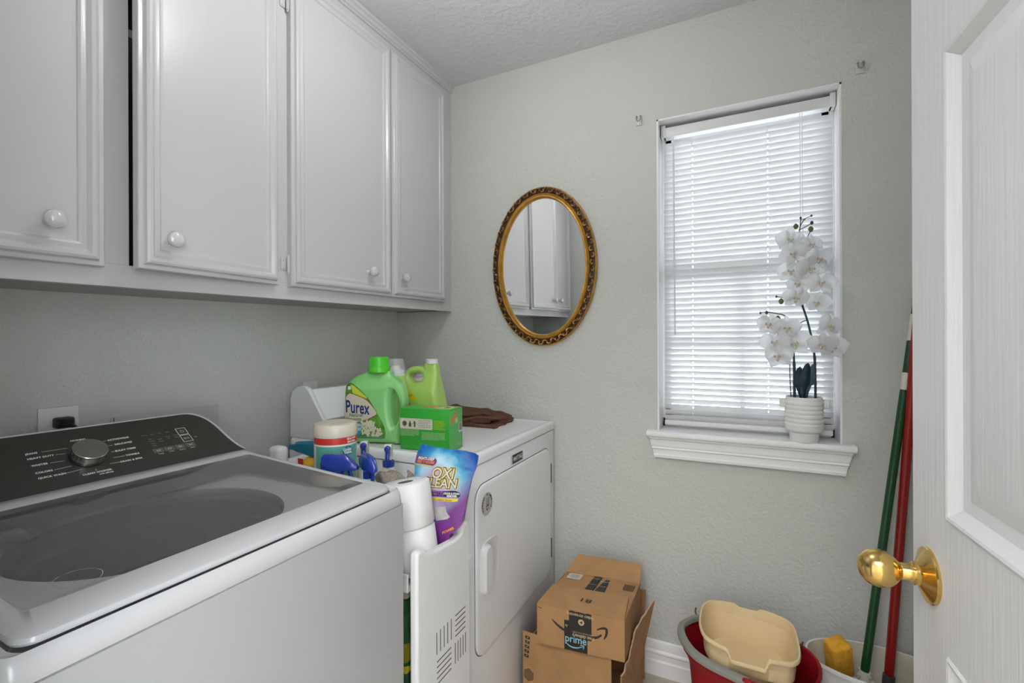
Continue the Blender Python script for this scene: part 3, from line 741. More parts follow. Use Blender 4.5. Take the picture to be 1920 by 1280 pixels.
hd = obj('door_handle', bm, plast_m, ddo, smooth=30)
hl = rrect(1.180, 1.232, .508, .655, .022, 8)
obj('handle_grip', loft(nb(), [[Dp(y, z, .0088) for y, z in hl], [Dp(y, z, .020) for y, z in inset(hl, .002)], [Dp(y, z, .026) for y, z in inset(hl, .008)]], True, True, True), plast_m, hd, smooth=30) if False else obj('handle_grip', loft(nb(), [[Dp(y, z, .0088) for y, z in hl], [Dp(y, z, .020) for y, z in inset(hl, .002)], [Dp(y, z, .026) for y, z in inset(hl, .008)]], True, True, True), plast_m, ddo, smooth=30)
for a, b in ((.686, .763), (.385, .462)):
    obj('hinge', B(DFX + .0005, DFX + .0075, 1.7575, 1.7610, a, b), dark_m, ddo, smooth=0)
# brand badge and round sticker
DF = frameF((DFX, 0, 0), (0, 1, 0), (0, 0, 1), (1, 0, 0))
bg_ = obj('badge', B(DFX + .0002, DFX + .0025, 1.412, 1.493, .842, .872, bev=.0008), black_m, dy)
obj('badge_edge', B(DFX + .0002, DFX + .0020, 1.403, 1.4115, .842, .872), mat('silver_trim', (.6, .6, .62), .3, metal=.8), dy, smooth=0)
text('lettering', 'MAYTAG', .0175, lambda x, y, h=0: DF(1.4525 + x, .857 + y * 1.15, .0028), print_m, bg_, space=1.0, bold=.0004)
SF = lambda x, y, h=0: DF(1.2215 + x, .770 + y, .0086 + h)
st_ = obj('round_sticker', poly and loft(nb(), [[SF(.034 * math.cos(a), .034 * math.sin(a), h) for a in [2 * math.pi * i / 40 for i in range(40)]] for h in (0, .0005)]), mat('sticker_silver', (.50, .50, .46), .35), ddo, smooth=0)
bm = nb()
word = 'AMERICA 100'
mes = []
for i, ch in enumerate('POWERED IN AMERICA'):
    a = R(215 - i * 14.5)
    if ch == ' ': continue
    mes.append(text_mesh(ch, .0100, (lambda a: lambda x, y, h=0: SF(.0275 * math.cos(a) + x * math.sin(a) + y * math.cos(a), .0275 * math.sin(a) - x * math.cos(a) + y * math.sin(a), .0008))(a), bold=.0003))
obj('lettering', joinmesh('l', mes), ink_m, ddo, smooth=0)
bm = nb()
star = []
for i in range(12):
    rr_ = .0115 if i % 2 == 0 else .0065; a = R(90 + i * 30); star.append((rr_ * math.cos(a) + .002, -.011 + rr_ * math.sin(a)))
flat(bm, star, lambda x, y, h=0: SF(x, y, .0008))
for xx in (-.004, .004, .010):
    poly(bm, [SF(xx - .0012, -.006, .0008), SF(xx + .0012, -.006, .0008), SF(xx + .0030, .019, .0008), SF(xx + .0006, .019, .0008)])
obj('emblem', bm, mat('emblem_ink', (.05, .035, .03), .5), ddo, smooth=0)
flat(bm := nb(), [(.0048 * math.cos(2 * math.pi * i / 16) + .002, -.011 + .0048 * math.sin(2 * math.pi * i / 16)) for i in range(16)], lambda x, y, h=0: SF(x, y, .0010))
obj('emblem_center', bm, mat('sticker_silver', (.50, .50, .46), .35), ddo, smooth=0)
# rear console
cprof = [(-1.405, .9275), (-1.405, 1.06), (-1.395, 1.088), (-1.372, 1.103), (-1.335, 1.107), (-1.318, 1.100), (-1.196, .9275)]
cin = [(-1.403, .9275), (-1.403, 1.055), (-1.392, 1.080), (-1.365, 1.092), (-1.338, 1.092), (-1.222, .9275)]
for ya, yb in ((DY0 + .004, DY0 + .020), (DY1 - .020, DY1 - .004)):
    obj('console_end_cap', loft(nb(), [[Vector((x, y, z)) for x, z in cprof] for y in (ya, yb)]), plast_m, dy, smooth=20, bevel=.003)
bm = nb(); loft(bm, [[Vector((x, y, z)) for x, z in cin] for y in (DY0 + .020, DY1 - .020)])
obj('console', bm, enamel2_m, dy, smooth=20, bevel=.003)
a0, b0_ = Vector((-1.268, 0, .9925)), Vector((-1.2235, 0, .930))
nn = Vector((.82, 0, .575)) * .0012
obj('console_band', loft(nb(), [[p + Vector((0, y, 0)) for p in (a0, b0_, b0_ + nn, a0 + nn)] for y in (DY0 + .021, DY1 - .021)]), mat('band_grey', (.34, .34, .35), .4), dy, smooth=0)
#%%PART3
# ================================================================== DETERGENTS ON THE DRYER
ZT = dz1 - .0008
ang = R(18); jb = Vector((-1.065, 1.157, ZT))
ax = Vector((math.cos(ang), math.sin(ang), 0)); ay = Vector((-math.sin(ang), math.cos(ang), 0))
JD = .105
def jf(x, y, h=0):
    k = max(0, min(1, (x - .035) / .045)) * max(0, min(1, (.215 - y) / .05)); x = x if x < .08 else .08 + (x - .08) * .72; h = JD / 2 - (JD / 2 - h) * (1 - .45 * k * k * (3 - 2 * k))
    return jb + ax * x + ay * (JD / 2 - h) + Vector((0, 0, y))      # h towards the viewer
pg_m = mat('pearl_green_plastic', (.24, .60, .20), .33, coat=.2, var=.06, vscale=6)
pj = thing('detergent_jug', 'large green detergent jug with a wedge shaped label on the dryer', 'detergent jug', tuple(jb), ang)
po = [(-.1025, .0), (-.1060, .0176), (-.1045, .08), (-.1025, .1367), (-.0985, .1834), (-.092, .204), (-.0751, .2172), (-.0500, .2265), (-.0360, .2345), (.0330, .2345), (.0450, .2200), (.0709, .2029), (.0950, .1840), (.1093, .1600), (.1131, .1347), (.1070, .1143), (.0960, .0963), (.0915, .0700), (.0902, .0428), (.0890, .0080), (.0834, 0), (0, 0)]
hol = [(.0620, .1720), (.0720, .1620), (.0830, .1400), (.0870, .1150), (.0840, .0900), (.0740, .0650), (.0660, .0560), (.0600, .0760), (.0560, .1000), (.0540, .1250), (.0550, .1550)]
sst = lambda t: (lambda u: u * u * (3 - 2 * u))(max(0, min(1, t)))
sl = lambda pts, k=4: [(p.x, p.y) for p in smooth_loop([(x, y, 0) for x, y in pts], k)]
obj('jug_body', slab('j', [sl(po), list(reversed(sl(hol)))], JD, .028, lambda x, y, h: jf(x, y, h * (1 - .66 * sst((y - .175) / .06))), voxel=.0028), pg_m, pj, smooth=60)
cc = jf(-.0022, .2345, 0)
cap_m = mat('bright_green_cap', (.09, .58, .03), .3)
obj('cap', lathe(nb(), [(.0365, -.004), (.0365, .012), (.0355, .014), (.0300, .015), (.0298, .0445), (.0285, .047), (.0001, .047)], tuple(cc), 40), cap_m, pj)
bm = nb()
for i in range(40):
    a = 2 * math.pi * i / 40; p = cc + Vector((.0300 * math.cos(a), .0300 * math.sin(a), 0))
    box(bm, -.0008, .0008, -.0008, .0008, .017, .043, M=Matrix.Translation(p) @ Matrix.Rotation(a, 4, 'Z'))
obj('cap_ribs', bm, cap_m, pj, smooth=0, kind='stuff')
h0 = JD / 2 + .0003
lab = [(-.0944, .1808), (-.088, .193), (-.0779, .1978), (-.0642, .1914), (-.0208, .1533), (.0115, .1025), (.0329, .0671), (.0408, .0391), (.038, .023), (.03, .0184), (-.0594, .0190), (-.090, .020), (-.0955, .03), (-.0975, .0824), (-.097, .13)]
lw = lambda pts, m_, nm, h: obj(nm, flatm(pts, h), m_, pj, smooth=0)
def flatm(pts, h, f=None):
    bm = nb(); loft(bm, [[(f or jf)(x, y, h - .0002) for x, y in pts], [(f or jf)(x, y, h) for x, y in pts]]); return bm
lw(sl(lab, 3), mat('label_leaf_green', (.10, .30, .03), .4, var=.5, vscale=30), 'label', h0 + .0003)
lw([(-.0775, .193), (-.066, .1885), (-.0208, .1515), (-.024, .1475), (-.070, .165)], mat('label_yellow_green', (.55, .60, .04), .4), 'label_flash', h0 + .0005)
red_l = mat('label_maroon', (.30, .04, .03), .4); cream = mat('label_cream', (.60, .55, .44), .5)
wpt = [(-.0945, .140), (-.092, .153), (-.0828, .1625), (-.070, .1610), (-.029, .1455), (-.006, .125), (.0115, .0999), (-.008, .0870), (-.0265, .0787), (-.0647, .0689), (-.096, .0670), (-.0965, .10)]
lw(sl([(x * 1.0 - .0012 if x < -.05 else x + .0018, y + (.0016 if y > .1 else -.0016)) for x, y in wpt], 3), red_l, 'label_border', h0 + .0007)
lw(sl(wpt, 3), cream, 'label_shield', h0 + .0009)
text('lettering', 'Purex', .046, lambda x, y, h=0: jf(-.0545 + x * .72, .1165 + y * 1.22 - .06 * x, h0 + .0012), mat('label_navy', (.01, .03, .16), .4), pj, bold=.0010, space=1.04)
text('lettering', 'Natural', .0150, lambda x, y, h=0: jf(-.0590 + x, .0930 + y, h0 + .0012), mat('label_dark_green', (.05, .13, .02), .4), pj, bold=.0002)
text('lettering', 'Elements', .0150, lambda x, y, h=0: jf(-.0680 + x, .0800 + y, h0 + .0012), mat('label_dark_green', (.05, .13, .02), .4), pj, bold=.0002)
lw([(-.094, .0640), (-.0647, .0655), (-.043, .070), (-.040, .045), (-.046, .024), (-.090, .023)], mat('label_teal', (.05, .30, .42), .4, var=.3, vscale=60), 'label_panel', h0 + .0006)
text('lettering', 'LINEN\nLILIES', .0125, lambda x, y, h=0: jf(-.0555 + x, .0540 + y, h0 + .0012), print_m, pj, bold=.0002)
bm = nb(); random.seed(3)
petal_c = []
for i in range(95):
    cx_, cy_ = random.uniform(-.040, .032), random.uniform(.026, .074)
    if cx_ - .012 > .06 - cy_: cx_ -= .03
    a = random.uniform(0, 6.28); L_ = random.uniform(.006, .010)
    pts = [(cx_ + math.cos(a + t) * L_ * k, cy_ + math.sin(a + t) * L_ * k) for t, k in ((0, 1), (.5, .75), (2.2, .4), (3.14, .5), (4.1, .4), (5.78, .75))]
    pts = [(x, y) for x, y in pts]
    if max(x for x, y in pts) > .036 or min(y for x, y in pts) < .021: continue
    flat(bm, pts, lambda x, y, hh=0: jf(x, y, h0 + .0007 + .00002 * i))
obj('printed_flowers', bm, mat('label_flowers', (.66, .62, .46), .5, var=.15, vscale=200), pj, smooth=0, kind='stuff')
bm = nb(); flat(bm, [(-.045, .0215), (.028, .0205), (.031, .0245), (-.045, .0255)], lambda x, y, h=0: jf(x, y, h0 + .0016))
obj('label_strip', bm, mat('label_teal_dark', (.10, .30, .30), .4), pj, smooth=0)
obj('label_flag', flatm([(-.0865, .1865), (-.0765, .1875), (-.0765, .1765), (-.0870, .1755)], h0 + .0009), print_m, pj, smooth=0)

# pale green jug with handle loop and long spout
ang2 = R(8); gb = Vector((-1.038, 1.40, ZT)); ax2 = Vector((math.cos(ang2), math.sin(ang2), 0)); ay2 = Vector((-math.sin(ang2), math.cos(ang2), 0)); GD = .095
def gf(x, y, h=0): return gb + ax2 * x + ay2 * (GD / 2 - h) + Vector((0, 0, y))
lg_m = mat('lime_plastic', (.42, .66, .15), .35, coat=.2)
gj = thing('detergent_jug', 'lime green jug with looped handle and white capped spout, behind the green box', 'detergent jug', tuple(gb), ang2)
go = [(.0600, 0), (.0600, .03), (.0488, .0953), (.0388, .1392), (.0329, .1833), (.0289, .2202), (.0258, .2497), (-.0227, .2497), (-.0265, .2330), (-.0350, .2360), (-.0563, .2394), (-.0760, .2365), (-.0904, .2303), (-.1163, .2064), (-.1425, .1678), (-.160, .135), (-.168, .10), (-.168, .02), (-.163, 0), (-.05, 0)]
gh = [(-.0871, .1994), (-.0777, .2109), (-.0522, .2158), (-.0333, .2098), (-.0262, .1969), (-.0334, .1836), (-.0566, .1786), (-.0778, .1826)]
obj('jug_body', slab('g', [go, list(reversed(sl(gh, 3)))], GD, .020, lambda x, y, h: gf(x, y, h * (1 - .56 * sst((y - .13) / .09))), voxel=.0030), lg_m, gj, smooth=60)
obj('cap', lathe(nb(), [(.0225, 0), (.0225, .0155), (.021, .0170), (.0001, .0170)], tuple(gf(.0018, .2485)), 30), plast_m, gj)
hg = GD / 2 + .0004
obj('label', flatm(sl([(-.118, .131), (-.112, .1395), (-.0907, .1476), (-.0652, .1435), (-.0484, .131), (-.0337, .1145), (-.06, .117), (-.09, .1225)], 3), hg, gf), mat('label_yellow', (.66, .56, .01), .4), gj, smooth=0)
obj('label_arc', flatm([(-.0337, .112), (-.06, .114), (-.09, .119), (-.118, .127), (-.118, .085), (-.0337, .085)], hg, gf), mat('label_lime', (.34, .58, .10), .4), gj, smooth=0)
text('lettering', 'freshflower', .0105, lambda x, y, h=0: gf(-.078 + x, .1315 + y, hg + .0006), ink_m, gj)
text('lettering', 'Gain', .022, lambda x, y, h=0: gf(-.083 + x, .100 + y, hg + .0006), mat('label_orange_red', (.70, .14, .02), .4), gj, bold=.0006)
# bottle with clear cap behind the big jug
bb = Vector((-1.108, 1.318, ZT))
sb = thing('softener_bottle', 'lime green bottle with clear dosing cap, behind the large green jug', 'bottle', tuple(bb))
k_ = 1.04
obj('bottle_body', lathe(nb(), [(.044, 0), (.046, .006), (.046, .12), (.043, .155), (.037, .185), (.034, .213)], tuple(bb), 36), lg_m, sb)
clr = bpy.data.materials.new('frosted_clear'); clr.use_nodes = True; p_ = clr.node_tree.nodes['Principled BSDF']; p_.inputs['Base Color'].default_value = (.80, .82, .82, 1); p_.inputs['Roughness'].default_value = .12; p_.inputs['Alpha'].default_value = .25
obj('dosing_cap', lathe(nb(), [(.0375, .209), (.0368, .214), (.0280, .266), (.0262, .2705), (.0001, .2705)], tuple(bb), 36, cap0=False), clr, sb)
obj('cap_liner', lathe(nb(), [(.034, .213), (.031, .215), (.029, .230), (.018, .232), (.015, .246), (.0001, .2465)], tuple(bb), 30), mat('liner_white', (.72, .74, .74), .5), sb)

# green detergent carton
ang3 = R(6.5); kb_ = Vector((-.948, 1.147, ZT)); ax3 = Vector((math.cos(ang3), math.sin(ang3), 0)); ay3 = Vector((-math.sin(ang3), math.cos(ang3), 0))
KW, KD, KH = .170, .090, .1245
ct = thing('detergent_box', 'bright green cardboard detergent box with white print at the dryer edge', 'box', tuple(kb_ + ax3 * KW / 2 + ay3 * KD / 2), ang3)
kg_m = mat('carton_green', (.035, .37, .035), .38); kgl = mat('carton_green_side', (.07, .44, .08), .38)
M3 = Matrix.Translation(kb_) @ Matrix.Rotation(ang3, 4, 'Z')
obj('carton', B(0, KW, .0006, KD, 0, KH, bev=.0012, M=M3), kg_m, ct)
obj('end_flap', B(KW + .0002, KW + .0012, .0006, KD - .001, .001, KH - .001, bev=.0004, M=M3), kgl, ct)
obj('top_flap', B(.001, KW - .001, .002, KD - .002, KH + .0002, KH + .0012, bev=.0004, M=M3), kgl, ct)
kf = lambda x, y, h=0: kb_ + ax3 * x + Vector((0, 0, y)) + ay3 * (.0002 - h)
ks = lambda x, y, h=0: kb_ + ax3 * (KW + .0014 + h) + ay3 * x + Vector((0, 0, y))
kt_ = lambda x, y, h=0: kb_ + ax3 * x + ay3 * y + Vector((0, 0, KH + .0014 + h))
obj('print_panel', flatm([p for p in rrect(-.0, .1140, .0630, .0955, .004, 4)], .0004, kf), mat('carton_cream', (.60, .57, .47), .5), ct, smooth=0)
olive = mat('carton_olive', (.06, .10, .02), .5)
obj('icon', flatm([(.0165 + .0075 * math.cos(i * .3927), .0790 + .0085 * math.sin(i * .3927)) for i in range(16)], .0008, kf), olive, ct, smooth=0)
for x_, pts in ((.036, [(-.0045, -.009), (.0045, -.009), (.0045, 0), (.002, .004), (.002, .009), (-.002, .009), (-.002, .004), (-.0045, 0)]), (.052, [(-.003, -.009), (.0035, -.009), (.0025, -.002), (.004, .003), (.002, .009), (-.0025, .009), (-.004, .003), (-.002, -.002)])):
    obj('icon', flatm([(x_ + a, .0785 + b) for a, b in pts], .0008, kf), olive, ct, smooth=0)
for x_ in (.0275, .0445, .0615):
    obj('icon', flatm([(x_ + .0012 * math.cos(i * .785), .0785 + .0012 * math.sin(i * .785)) for i in range(8)], .0008, kf), olive, ct, smooth=0)
bm = nb()
for r_ in range(5):
    a = .064 + .002 * (r_ % 3); b = .109 - .004 * ((r_ * 7) % 3); y_ = .0905 - r_ * .0052
    x = a
    while x < b:
        w_ = random.uniform(.003, .008); flat(bm, [(x, y_), (min(b, x + w_), y_), (min(b, x + w_), y_ + .0012), (x, y_ + .0012)], lambda x, y, h=0: kf(x, y, .0009)); x += w_ + .0014
obj('small_print', bm, olive, ct, smooth=0, kind='stuff')
bm = nb()
for x0_, x1_, y1_, nr in ((.001, .0700, .0605, 7), (.0770, .1600, .0545, 8)):
    for r_ in range(nr):
        y_ = y1_ - r_ * .0031; e = x1_ - random.uniform(0, .006) if r_ < nr - 1 else x0_ + (x1_ - x0_) * .7; x = x0_
        while x < e:
            w_ = random.uniform(.003, .009); flat(bm, [(x, y_), (min(e, x + w_), y_), (min(e, x + w_), y_ + .0013), (x, y_ + .0013)], lambda x, y, h=0: kf(x, y, .0006)); x += w_ + .0012
obj('small_print', bm, mat('carton_mint', (.40, .62, .30), .5), ct, smooth=0, kind='stuff')
bm = nb()
for r_ in range(8):
    y_ = .0905 - r_ * .0036; e = .160 - random.uniform(0, .010); x = .119
    while x < e:
        w_ = random.uniform(.003, .009); flat(bm, [(x, y_), (min(e, x + w_), y_), (min(e, x + w_), y_ + .0014), (x, y_ + .0014)], lambda x, y, h=0: kf(x, y, .0006)); x += w_ + .0012
obj('small_print', bm, mat('carton_yellowgreen', (.42, .60, .03), .5), ct, smooth=0, kind='stuff')
text('lettering', 'Gain', .030, lambda x, y, h=0: ks(.028 + x * math.cos(.5) * .9 - y * math.sin(.5), .0985 + y * math.cos(.5) + x * math.sin(.5), .0003), mat('print_coral', (.75, .18, .08), .4), ct, bold=.001)
obj('print_leaf', flatm([(.046 + .010 * math.cos(i * .5236), .089 + .009 * math.sin(i * .5236)) for i in range(12)], .0003, ks), mat('print_pale_lime', (.50, .60, .18), .5), ct, smooth=0)
obj('barcode_panel', flatm([(.062, .0498), (.086, .0498), (.086, .0775), (.062, .0775)], .0003, ks), print_m, ct, smooth=0)
bm = nb(); x = .0640
while x < .0840:
    w_ = random.choice((.0006, .0009, .0014)); flat(bm, [(x, .054), (x + w_, .054), (x + w_, .0765), (x, .0765)], lambda x, y, h=0: ks(x, y, .0006)); x += w_ + random.choice((.0007, .0010))
obj('barcode', bm, ink_m, ct, smooth=0, kind='stuff')
obj('print_corner', flatm([(.060, .012), (.080, .014), (.080, .016), (.062, .014), (.062, .024), (.060, .024)], .0003, ks), mat('carton_mint', (.40, .62, .30), .5), ct, smooth=0)
obj('top_print', flatm([(.10, .03), (.13, .02), (.16, .03), (.162, .06), (.14, .075), (.11, .06)], .0002, kt_), mat('print_pale_yellow', (.65, .62, .22), .5), ct, smooth=0)
obj('top_print', flatm([(.05, .045), (.11, .035), (.12, .055), (.06, .068)], .0004, kt_), mat('print_coral', (.75, .18, .08), .4), ct, smooth=0)
obj('top_print', flatm([(.130, .040), (.148, .038), (.150, .055), (.133, .058)], .0005, kt_), olive, ct, smooth=0)

# folded brown towel at the back of the dryer
tw_m = mat('brown_terry', (.13, .055, .03), .95, bump=1.0, scale=260, var=.25, vscale=120)
def cloth(name, base, A, Bv, n, m_fn, thick):
    """sheet base + A*s + B*t lifted by m_fn, given thickness"""
    bm = nb(); g = [[None] * (n + 1) for _ in range(n + 1)]
    for i in range(n + 1):
        for j in range(n + 1):
            s, t = i / n, j / n; p = Vector(base) + Vector(A) * s + Vector(Bv) * t; dx, dyy, dz_ = m_fn(s, t)
            g[i][j] = bm.verts.new(p + Vector((dx, dyy, dz_)))
    for i in range(n):
        for j in range(n): bm.faces.new((g[i][j], g[i + 1][j], g[i + 1][j + 1], g[i][j + 1]))
    bmesh.ops.recalc_face_normals(bm, faces=bm.faces[:])
    r = bmesh.ops.solidify(bm, geom=bm.faces[:], thickness=thick)
    return bm
tb = thing('folded_towel', 'dark brown terry towel folded loosely on the dryer beside the wall', 'towel', (-.99, 1.62, ZT))
def lay(k, z0):
    def fn(s, t):
        rag = .006 * math.sin(9 * s + k) + .004 * math.sin(17 * t + 2 * k)
        up_ = .008 * math.sin(5 * s + 1.3 * k) * math.sin(4 * t + k) + .007 * max(0, math.sin(11 * (s + t) + k)) ** 2
        edge = min(s, 1 - s, t, 1 - t); fall = max(0, .05 - edge) / .05
        return (rag, .5 * rag, z0 + up_ * .8 + .006 - fall * fall * .006 + .018 * (1 - s) ** 2 * t)
    return fn
for k, (b0, A0, B0, z0, nm) in enumerate((((-1.17, 1.545, ZT), (.330, .015, 0), (-.01, .205, 0), .004, 'lower_fold'), ((-1.16, 1.555, ZT), (.285, .035, 0), (.01, .190, 0), .017, 'middle_fold'), ((-1.165, 1.60, ZT), (.245, .025, 0), (.0, .150, 0), .030, 'upper_fold'))):
    obj(nm, cloth(nm, b0, A0, B0, 26, lay(k, z0), .010), tw_m, tb, smooth=80)
bm = nb(); tube(bm, spline([(-1.165, 1.552, ZT + .022), (-1.08, 1.545, ZT + .030), (-.99, 1.550, ZT + .022), (-.92, 1.575, ZT + .034), (-.865, 1.60, ZT + .030), (-.845, 1.68, ZT + .022)], 8), .0065, 10)
obj('rolled_hem', bm, tw_m, tb)

# ================================================================== ROLLING CART BETWEEN THE MACHINES
CYa, CYb = .830, 1.056
cart = thing('rolling_cart', 'slim white plastic cart standing in the gap between washer and dryer', 'cart', (-.94, (CYa + CYb) / 2, 0))
tp = [(CYa, .05), (CYb, .05), (CYb, .762), (CYb - .003, .778), (CYb - .010, .787), (CYb - .030, .787), (CYb - .036, .780), (CYb - .040, .765), (CYb - .07, .760), (CYa + .07, .768), (CYa + .040, .776), (CYa + .030, .787), (CYa + .008, .790), (CYa + .002, .784), (CYa, .770)]
CF = lambda y, z, h=0: Vector((-.640 + h, y, z))
obj('front_panel', loft(nb(), [[CF(y, z, h) for y, z in tp] for h in (-.022, 0)]), plast_m, cart, bevel=.006, seg=3, smooth=40)
slot_m = mat('vent_slot_dark', (.06, .06, .062), .7)
def slots(y0, y1, z0, z1, vert):
    for i in range(5):
        t = (i + .5) / 5
        if vert: yy = y0 + (y1 - y0) * (i / 4); pts = rrect(yy - .0013, yy + .0013, z0, z1, .0013, 3)
        else: zz = z0 + (z1 - z0) * (i / 4); pts = rrect(y0, y1, zz - .0013, zz + .0013, .0013, 3)
        obj('vent_slot', loft(nb(), [[CF(a, b, h) for a, b in pts] for h in (-.003, .0003)]), slot_m, cart, smooth=0)
slots(.903, .964, .522, .574, True); slots(.982, 1.030, .520, .571, False); slots(.903, .964, .452, .504, False); slots(.982, 1.030, .452, .504, True)
for y_, z_ in ((.858, .673), (1.050, .690)):
    obj('screw_boss', lathe(nb(), [(.0085, .0), (.0080, .0006), (.0045, -.0002), (.001, -.0004)], n=16, M=axisM((-.6398, y_, z_), (1, 0, 0))), plast_m, cart)
# side-open trays with rims
def tray(z0, z1, nm='tray'):
    bm = nb(); x0, x1 = -1.23, -.668
    box(bm, x0, x1, CYa + .004, CYb - .004, z0, z0 + .004)
    for ya in (CYa + .002, CYb - .006): box(bm, x0, x1, ya, ya + .004, z0, z1)
    return obj(nm, bm, plast_m, cart, smooth=0, bevel=.001)
tray(.694, .735, 'top_tray'); tray(.40, .435, 'tray'); tray(.08, .115, 'tray')
obj('raised_shelf', B(-1.22, -.80, CYa + .008, CYb - .008, .70, .800, bev=.004), plast_m, cart)
obj('rear_panel', B(-1.255, -1.23, CYa, CYb, .05, .90, bev=.006), plast_m, cart)
obj('rear_handle', B(-1.262, -1.212, .922, .962, .88, .948, bev=.014, seg=4), plast_m, cart)
for x_ in (-.70, -1.2):
    for y_ in (CYa + .03, CYb - .03):
        obj('wheel', lathe(nb(), [(.018, -.008), (.022, -.006), (.022, .006), (.018, .008)], n=18, M=axisM((x_, y_, .022), (0, 1, 0))), black_m, cart)
        obj('wheel_fork', B(x_ - .006, x_ + .006, y_ - .012, y_ + .012, .04, .055), plast_m, cart)
# packs on the middle tray, seen through the gap
dark_pack = thing('laundry_pack', 'dark green and yellow pack glimpsed in the cart beside the washer', 'pack', (-.74, .883, .404))
obj('pack_body', B(-.80, -.680, .842, .925, .4045, .669, bev=.010), mat('pack_green', (.02, .075, .03), .5, var=.5, vscale=30), dark_pack)
obj('pack_band', B(-.801, -.679, .841, .926, .520, .575, bev=.010), mat('pack_olive', (.25, .20, .01), .5), dark_pack)
obj('pack_band', B(-.8015, -.6785, .8405, .9265, .497, .522, bev=.010), mat('pack_yellow', (.50, .42, .02), .5), dark_pack)
obj('pack_lid', B(-.80, -.680, .842, .925, .6695, .691, bev=.006), mat('pack_tan', (.38, .30, .22), .7), dark_pack)

# rolls of paper
paper_m = mat('tissue_paper', (.78, .78, .775), .95, bump=.6, scale=160)
def paper_roll(lb, top, tilt_, r=.058, hgt=.104):
    T_ = Vector(top); dv = Vector((math.sin(tilt_), -.02, -math.cos(tilt_))).normalized(); bpos = T_ + dv * hgt
    Mx = axisM(bpos, -dv)
    t = thing('toilet_roll', lb, 'paper roll', group='white paper rolls standing in the cart', M=Mx)
    rr_ = r; prof = [(.0195, 0), (rr_ - .003, 0), (rr_, .003), (rr_ + .0006, hgt * .5), (rr_, hgt - .004), (rr_ - .004, hgt), (.0195, hgt)]
    bm = nb(); n = 48
    rings = [[Mx @ Vector(((q + (.0012 * math.sin(5 * a + 2) if 0 < k < 6 else 0)) * math.cos(a), (q + (.0012 * math.sin(5 * a + 2) if 0 < k < 6 else 0)) * math.sin(a), z)) for a in [2 * math.pi * i / n for i in range(n)]] for k, (q, z) in enumerate(prof)]
    loft(bm, rings + [rings[0]], True, False, False)
    obj('paper', bm, paper_m, t, smooth=50)
    obj('cardboard_core', lathe(nb(), [(.0194, .001), (.0194, hgt - .001), (.0185, hgt - .001), (.0185, .001)], n=28, M=Mx), mat('core_card', (.16, .15, .14), .9), t)
    bm = nb(); a0 = R(-60)
    loft(bm, [[Mx @ Vector(((rr_ + .0012 + k) * math.cos(a0 + j * .09), (rr_ + .0012 + k) * math.sin(a0 + j * .09), z)) for j in range(8)] + [Mx @ Vector(((rr_ + .0004) * math.cos(a0 + j * .09), (rr_ + .0004) * math.sin(a0 + j * .09), z)) for j in reversed(range(8))] for z, k in ((.001, 0), (hgt - .004, 0))])
    obj('loose_sheet', bm, paper_m, t, smooth=50)
    return t
paper_roll('white paper roll on top, leaning, its dark core showing beside the washer corner', (-.738, .912, .9135), R(9.5), r=.0575)
paper_roll('white paper roll underneath, mostly hidden behind the cart front', (-.7205, .9100, .8100), R(9.5), r=.0565)

# disinfecting wipes canister
wcx, wcy = -.964, .905
wc = thing('wipes_canister', 'round disinfecting wipes canister with cream lid and red banded label', 'canister', (wcx, wcy, .801))
obj('canister_body', lathe(nb(), [(.050, .801), (.0535, .804), (.0535, 1.014)], (wcx, wcy, 0), 48), mat('canister_white', (.66, .65, .60), .4), wc)
cl_m = mat('cream_lid', (.62, .575, .47), .4)
obj('lid', lathe(nb(), [(.0555, 1.013), (.0560, 1.018), (.0558, 1.036), (.053, 1.043), (.046, 1.0455), (.030, 1.044), (.0001, 1.0425)], (wcx, wcy, 0), 48), cl_m, wc)
def cyl(a, z, r=.0540): return Vector((wcx + r * math.cos(a), wcy + r * math.sin(a), z))
def band(a0, a1, z0, z1, r, m_, nm, n=20, z0f=None, z1f=None):
    bm = nb(); rings = []
    for j in range(n + 1):
        a = R(a0 + (a1 - a0) * j / n); t = j / n
        rings.append([cyl(a, z0(t) if callable(z0) else z0, r), cyl(a, z1(t) if callable(z1) else z1, r)])
    for p, q in zip(rings[:-1], rings[1:]): poly(bm, [p[0], q[0], q[1], p[1]])
    bmesh.ops.remove_doubles(bm, verts=bm.verts[:], dist=1e-6)
    return obj(nm, bm, m_, wc, smooth=60)
fA = math.degrees(math.atan2(-wcy, -wcx))   # angle of the side facing the room corner with the camera
band(fA - 75, fA + 110, .9945, 1.0110, .0541, mat('label_red', (.55, .03, .02), .4), 'label_band', 24, )
band(fA - 75, fA + 110, .9905, .9930, .0541, print_m, 'label_line', 24)
tgm = mat('label_seagreen', (.10, .36, .28), .4)
tgm2 = mat('label_streak', (.42, .62, .56), .4)
band(fA - 60, fA + 70, .900, .990, .0541, tgm, 'label_field', 14)
bm = nb()
for i in range(13):
    t0 = -70 + i * 5.2; 
    a0_, a1_ = fA + t0, fA + t0 + 2.2
    poly(bm, [cyl(R(fA + 22), .930, .0543), cyl(R(a0_), .961 if i % 2 else .958, .0543), cyl(R(a1_), .961, .0543)]) if False else None
for i in range(9):
    t = i / 8; zz = .900 + t * .088
    poly(bm, [cyl(R(fA + 40), .958, .05435), cyl(R(fA - 4), zz - .0016, .05435), cyl(R(fA - 4), zz + .0016, .05435)])
obj('label_rays', bm, tgm2, wc, smooth=0, kind='stuff')
def cylf(ac, zc, r, sh_=0): return lambda x, y, h=0: cyl(R(ac) + x / r, zc + y + sh_ * x, r)
bm = nb(); flat(bm, [(.0150 * math.cos(i * .2618), .0115 * math.sin(i * .2618)) for i in range(24)], cylf(fA + 33, .977, .0545)); obj('label_oval', bm, mat('label_blue', (.03, .11, .30), .4), wc, smooth=0)
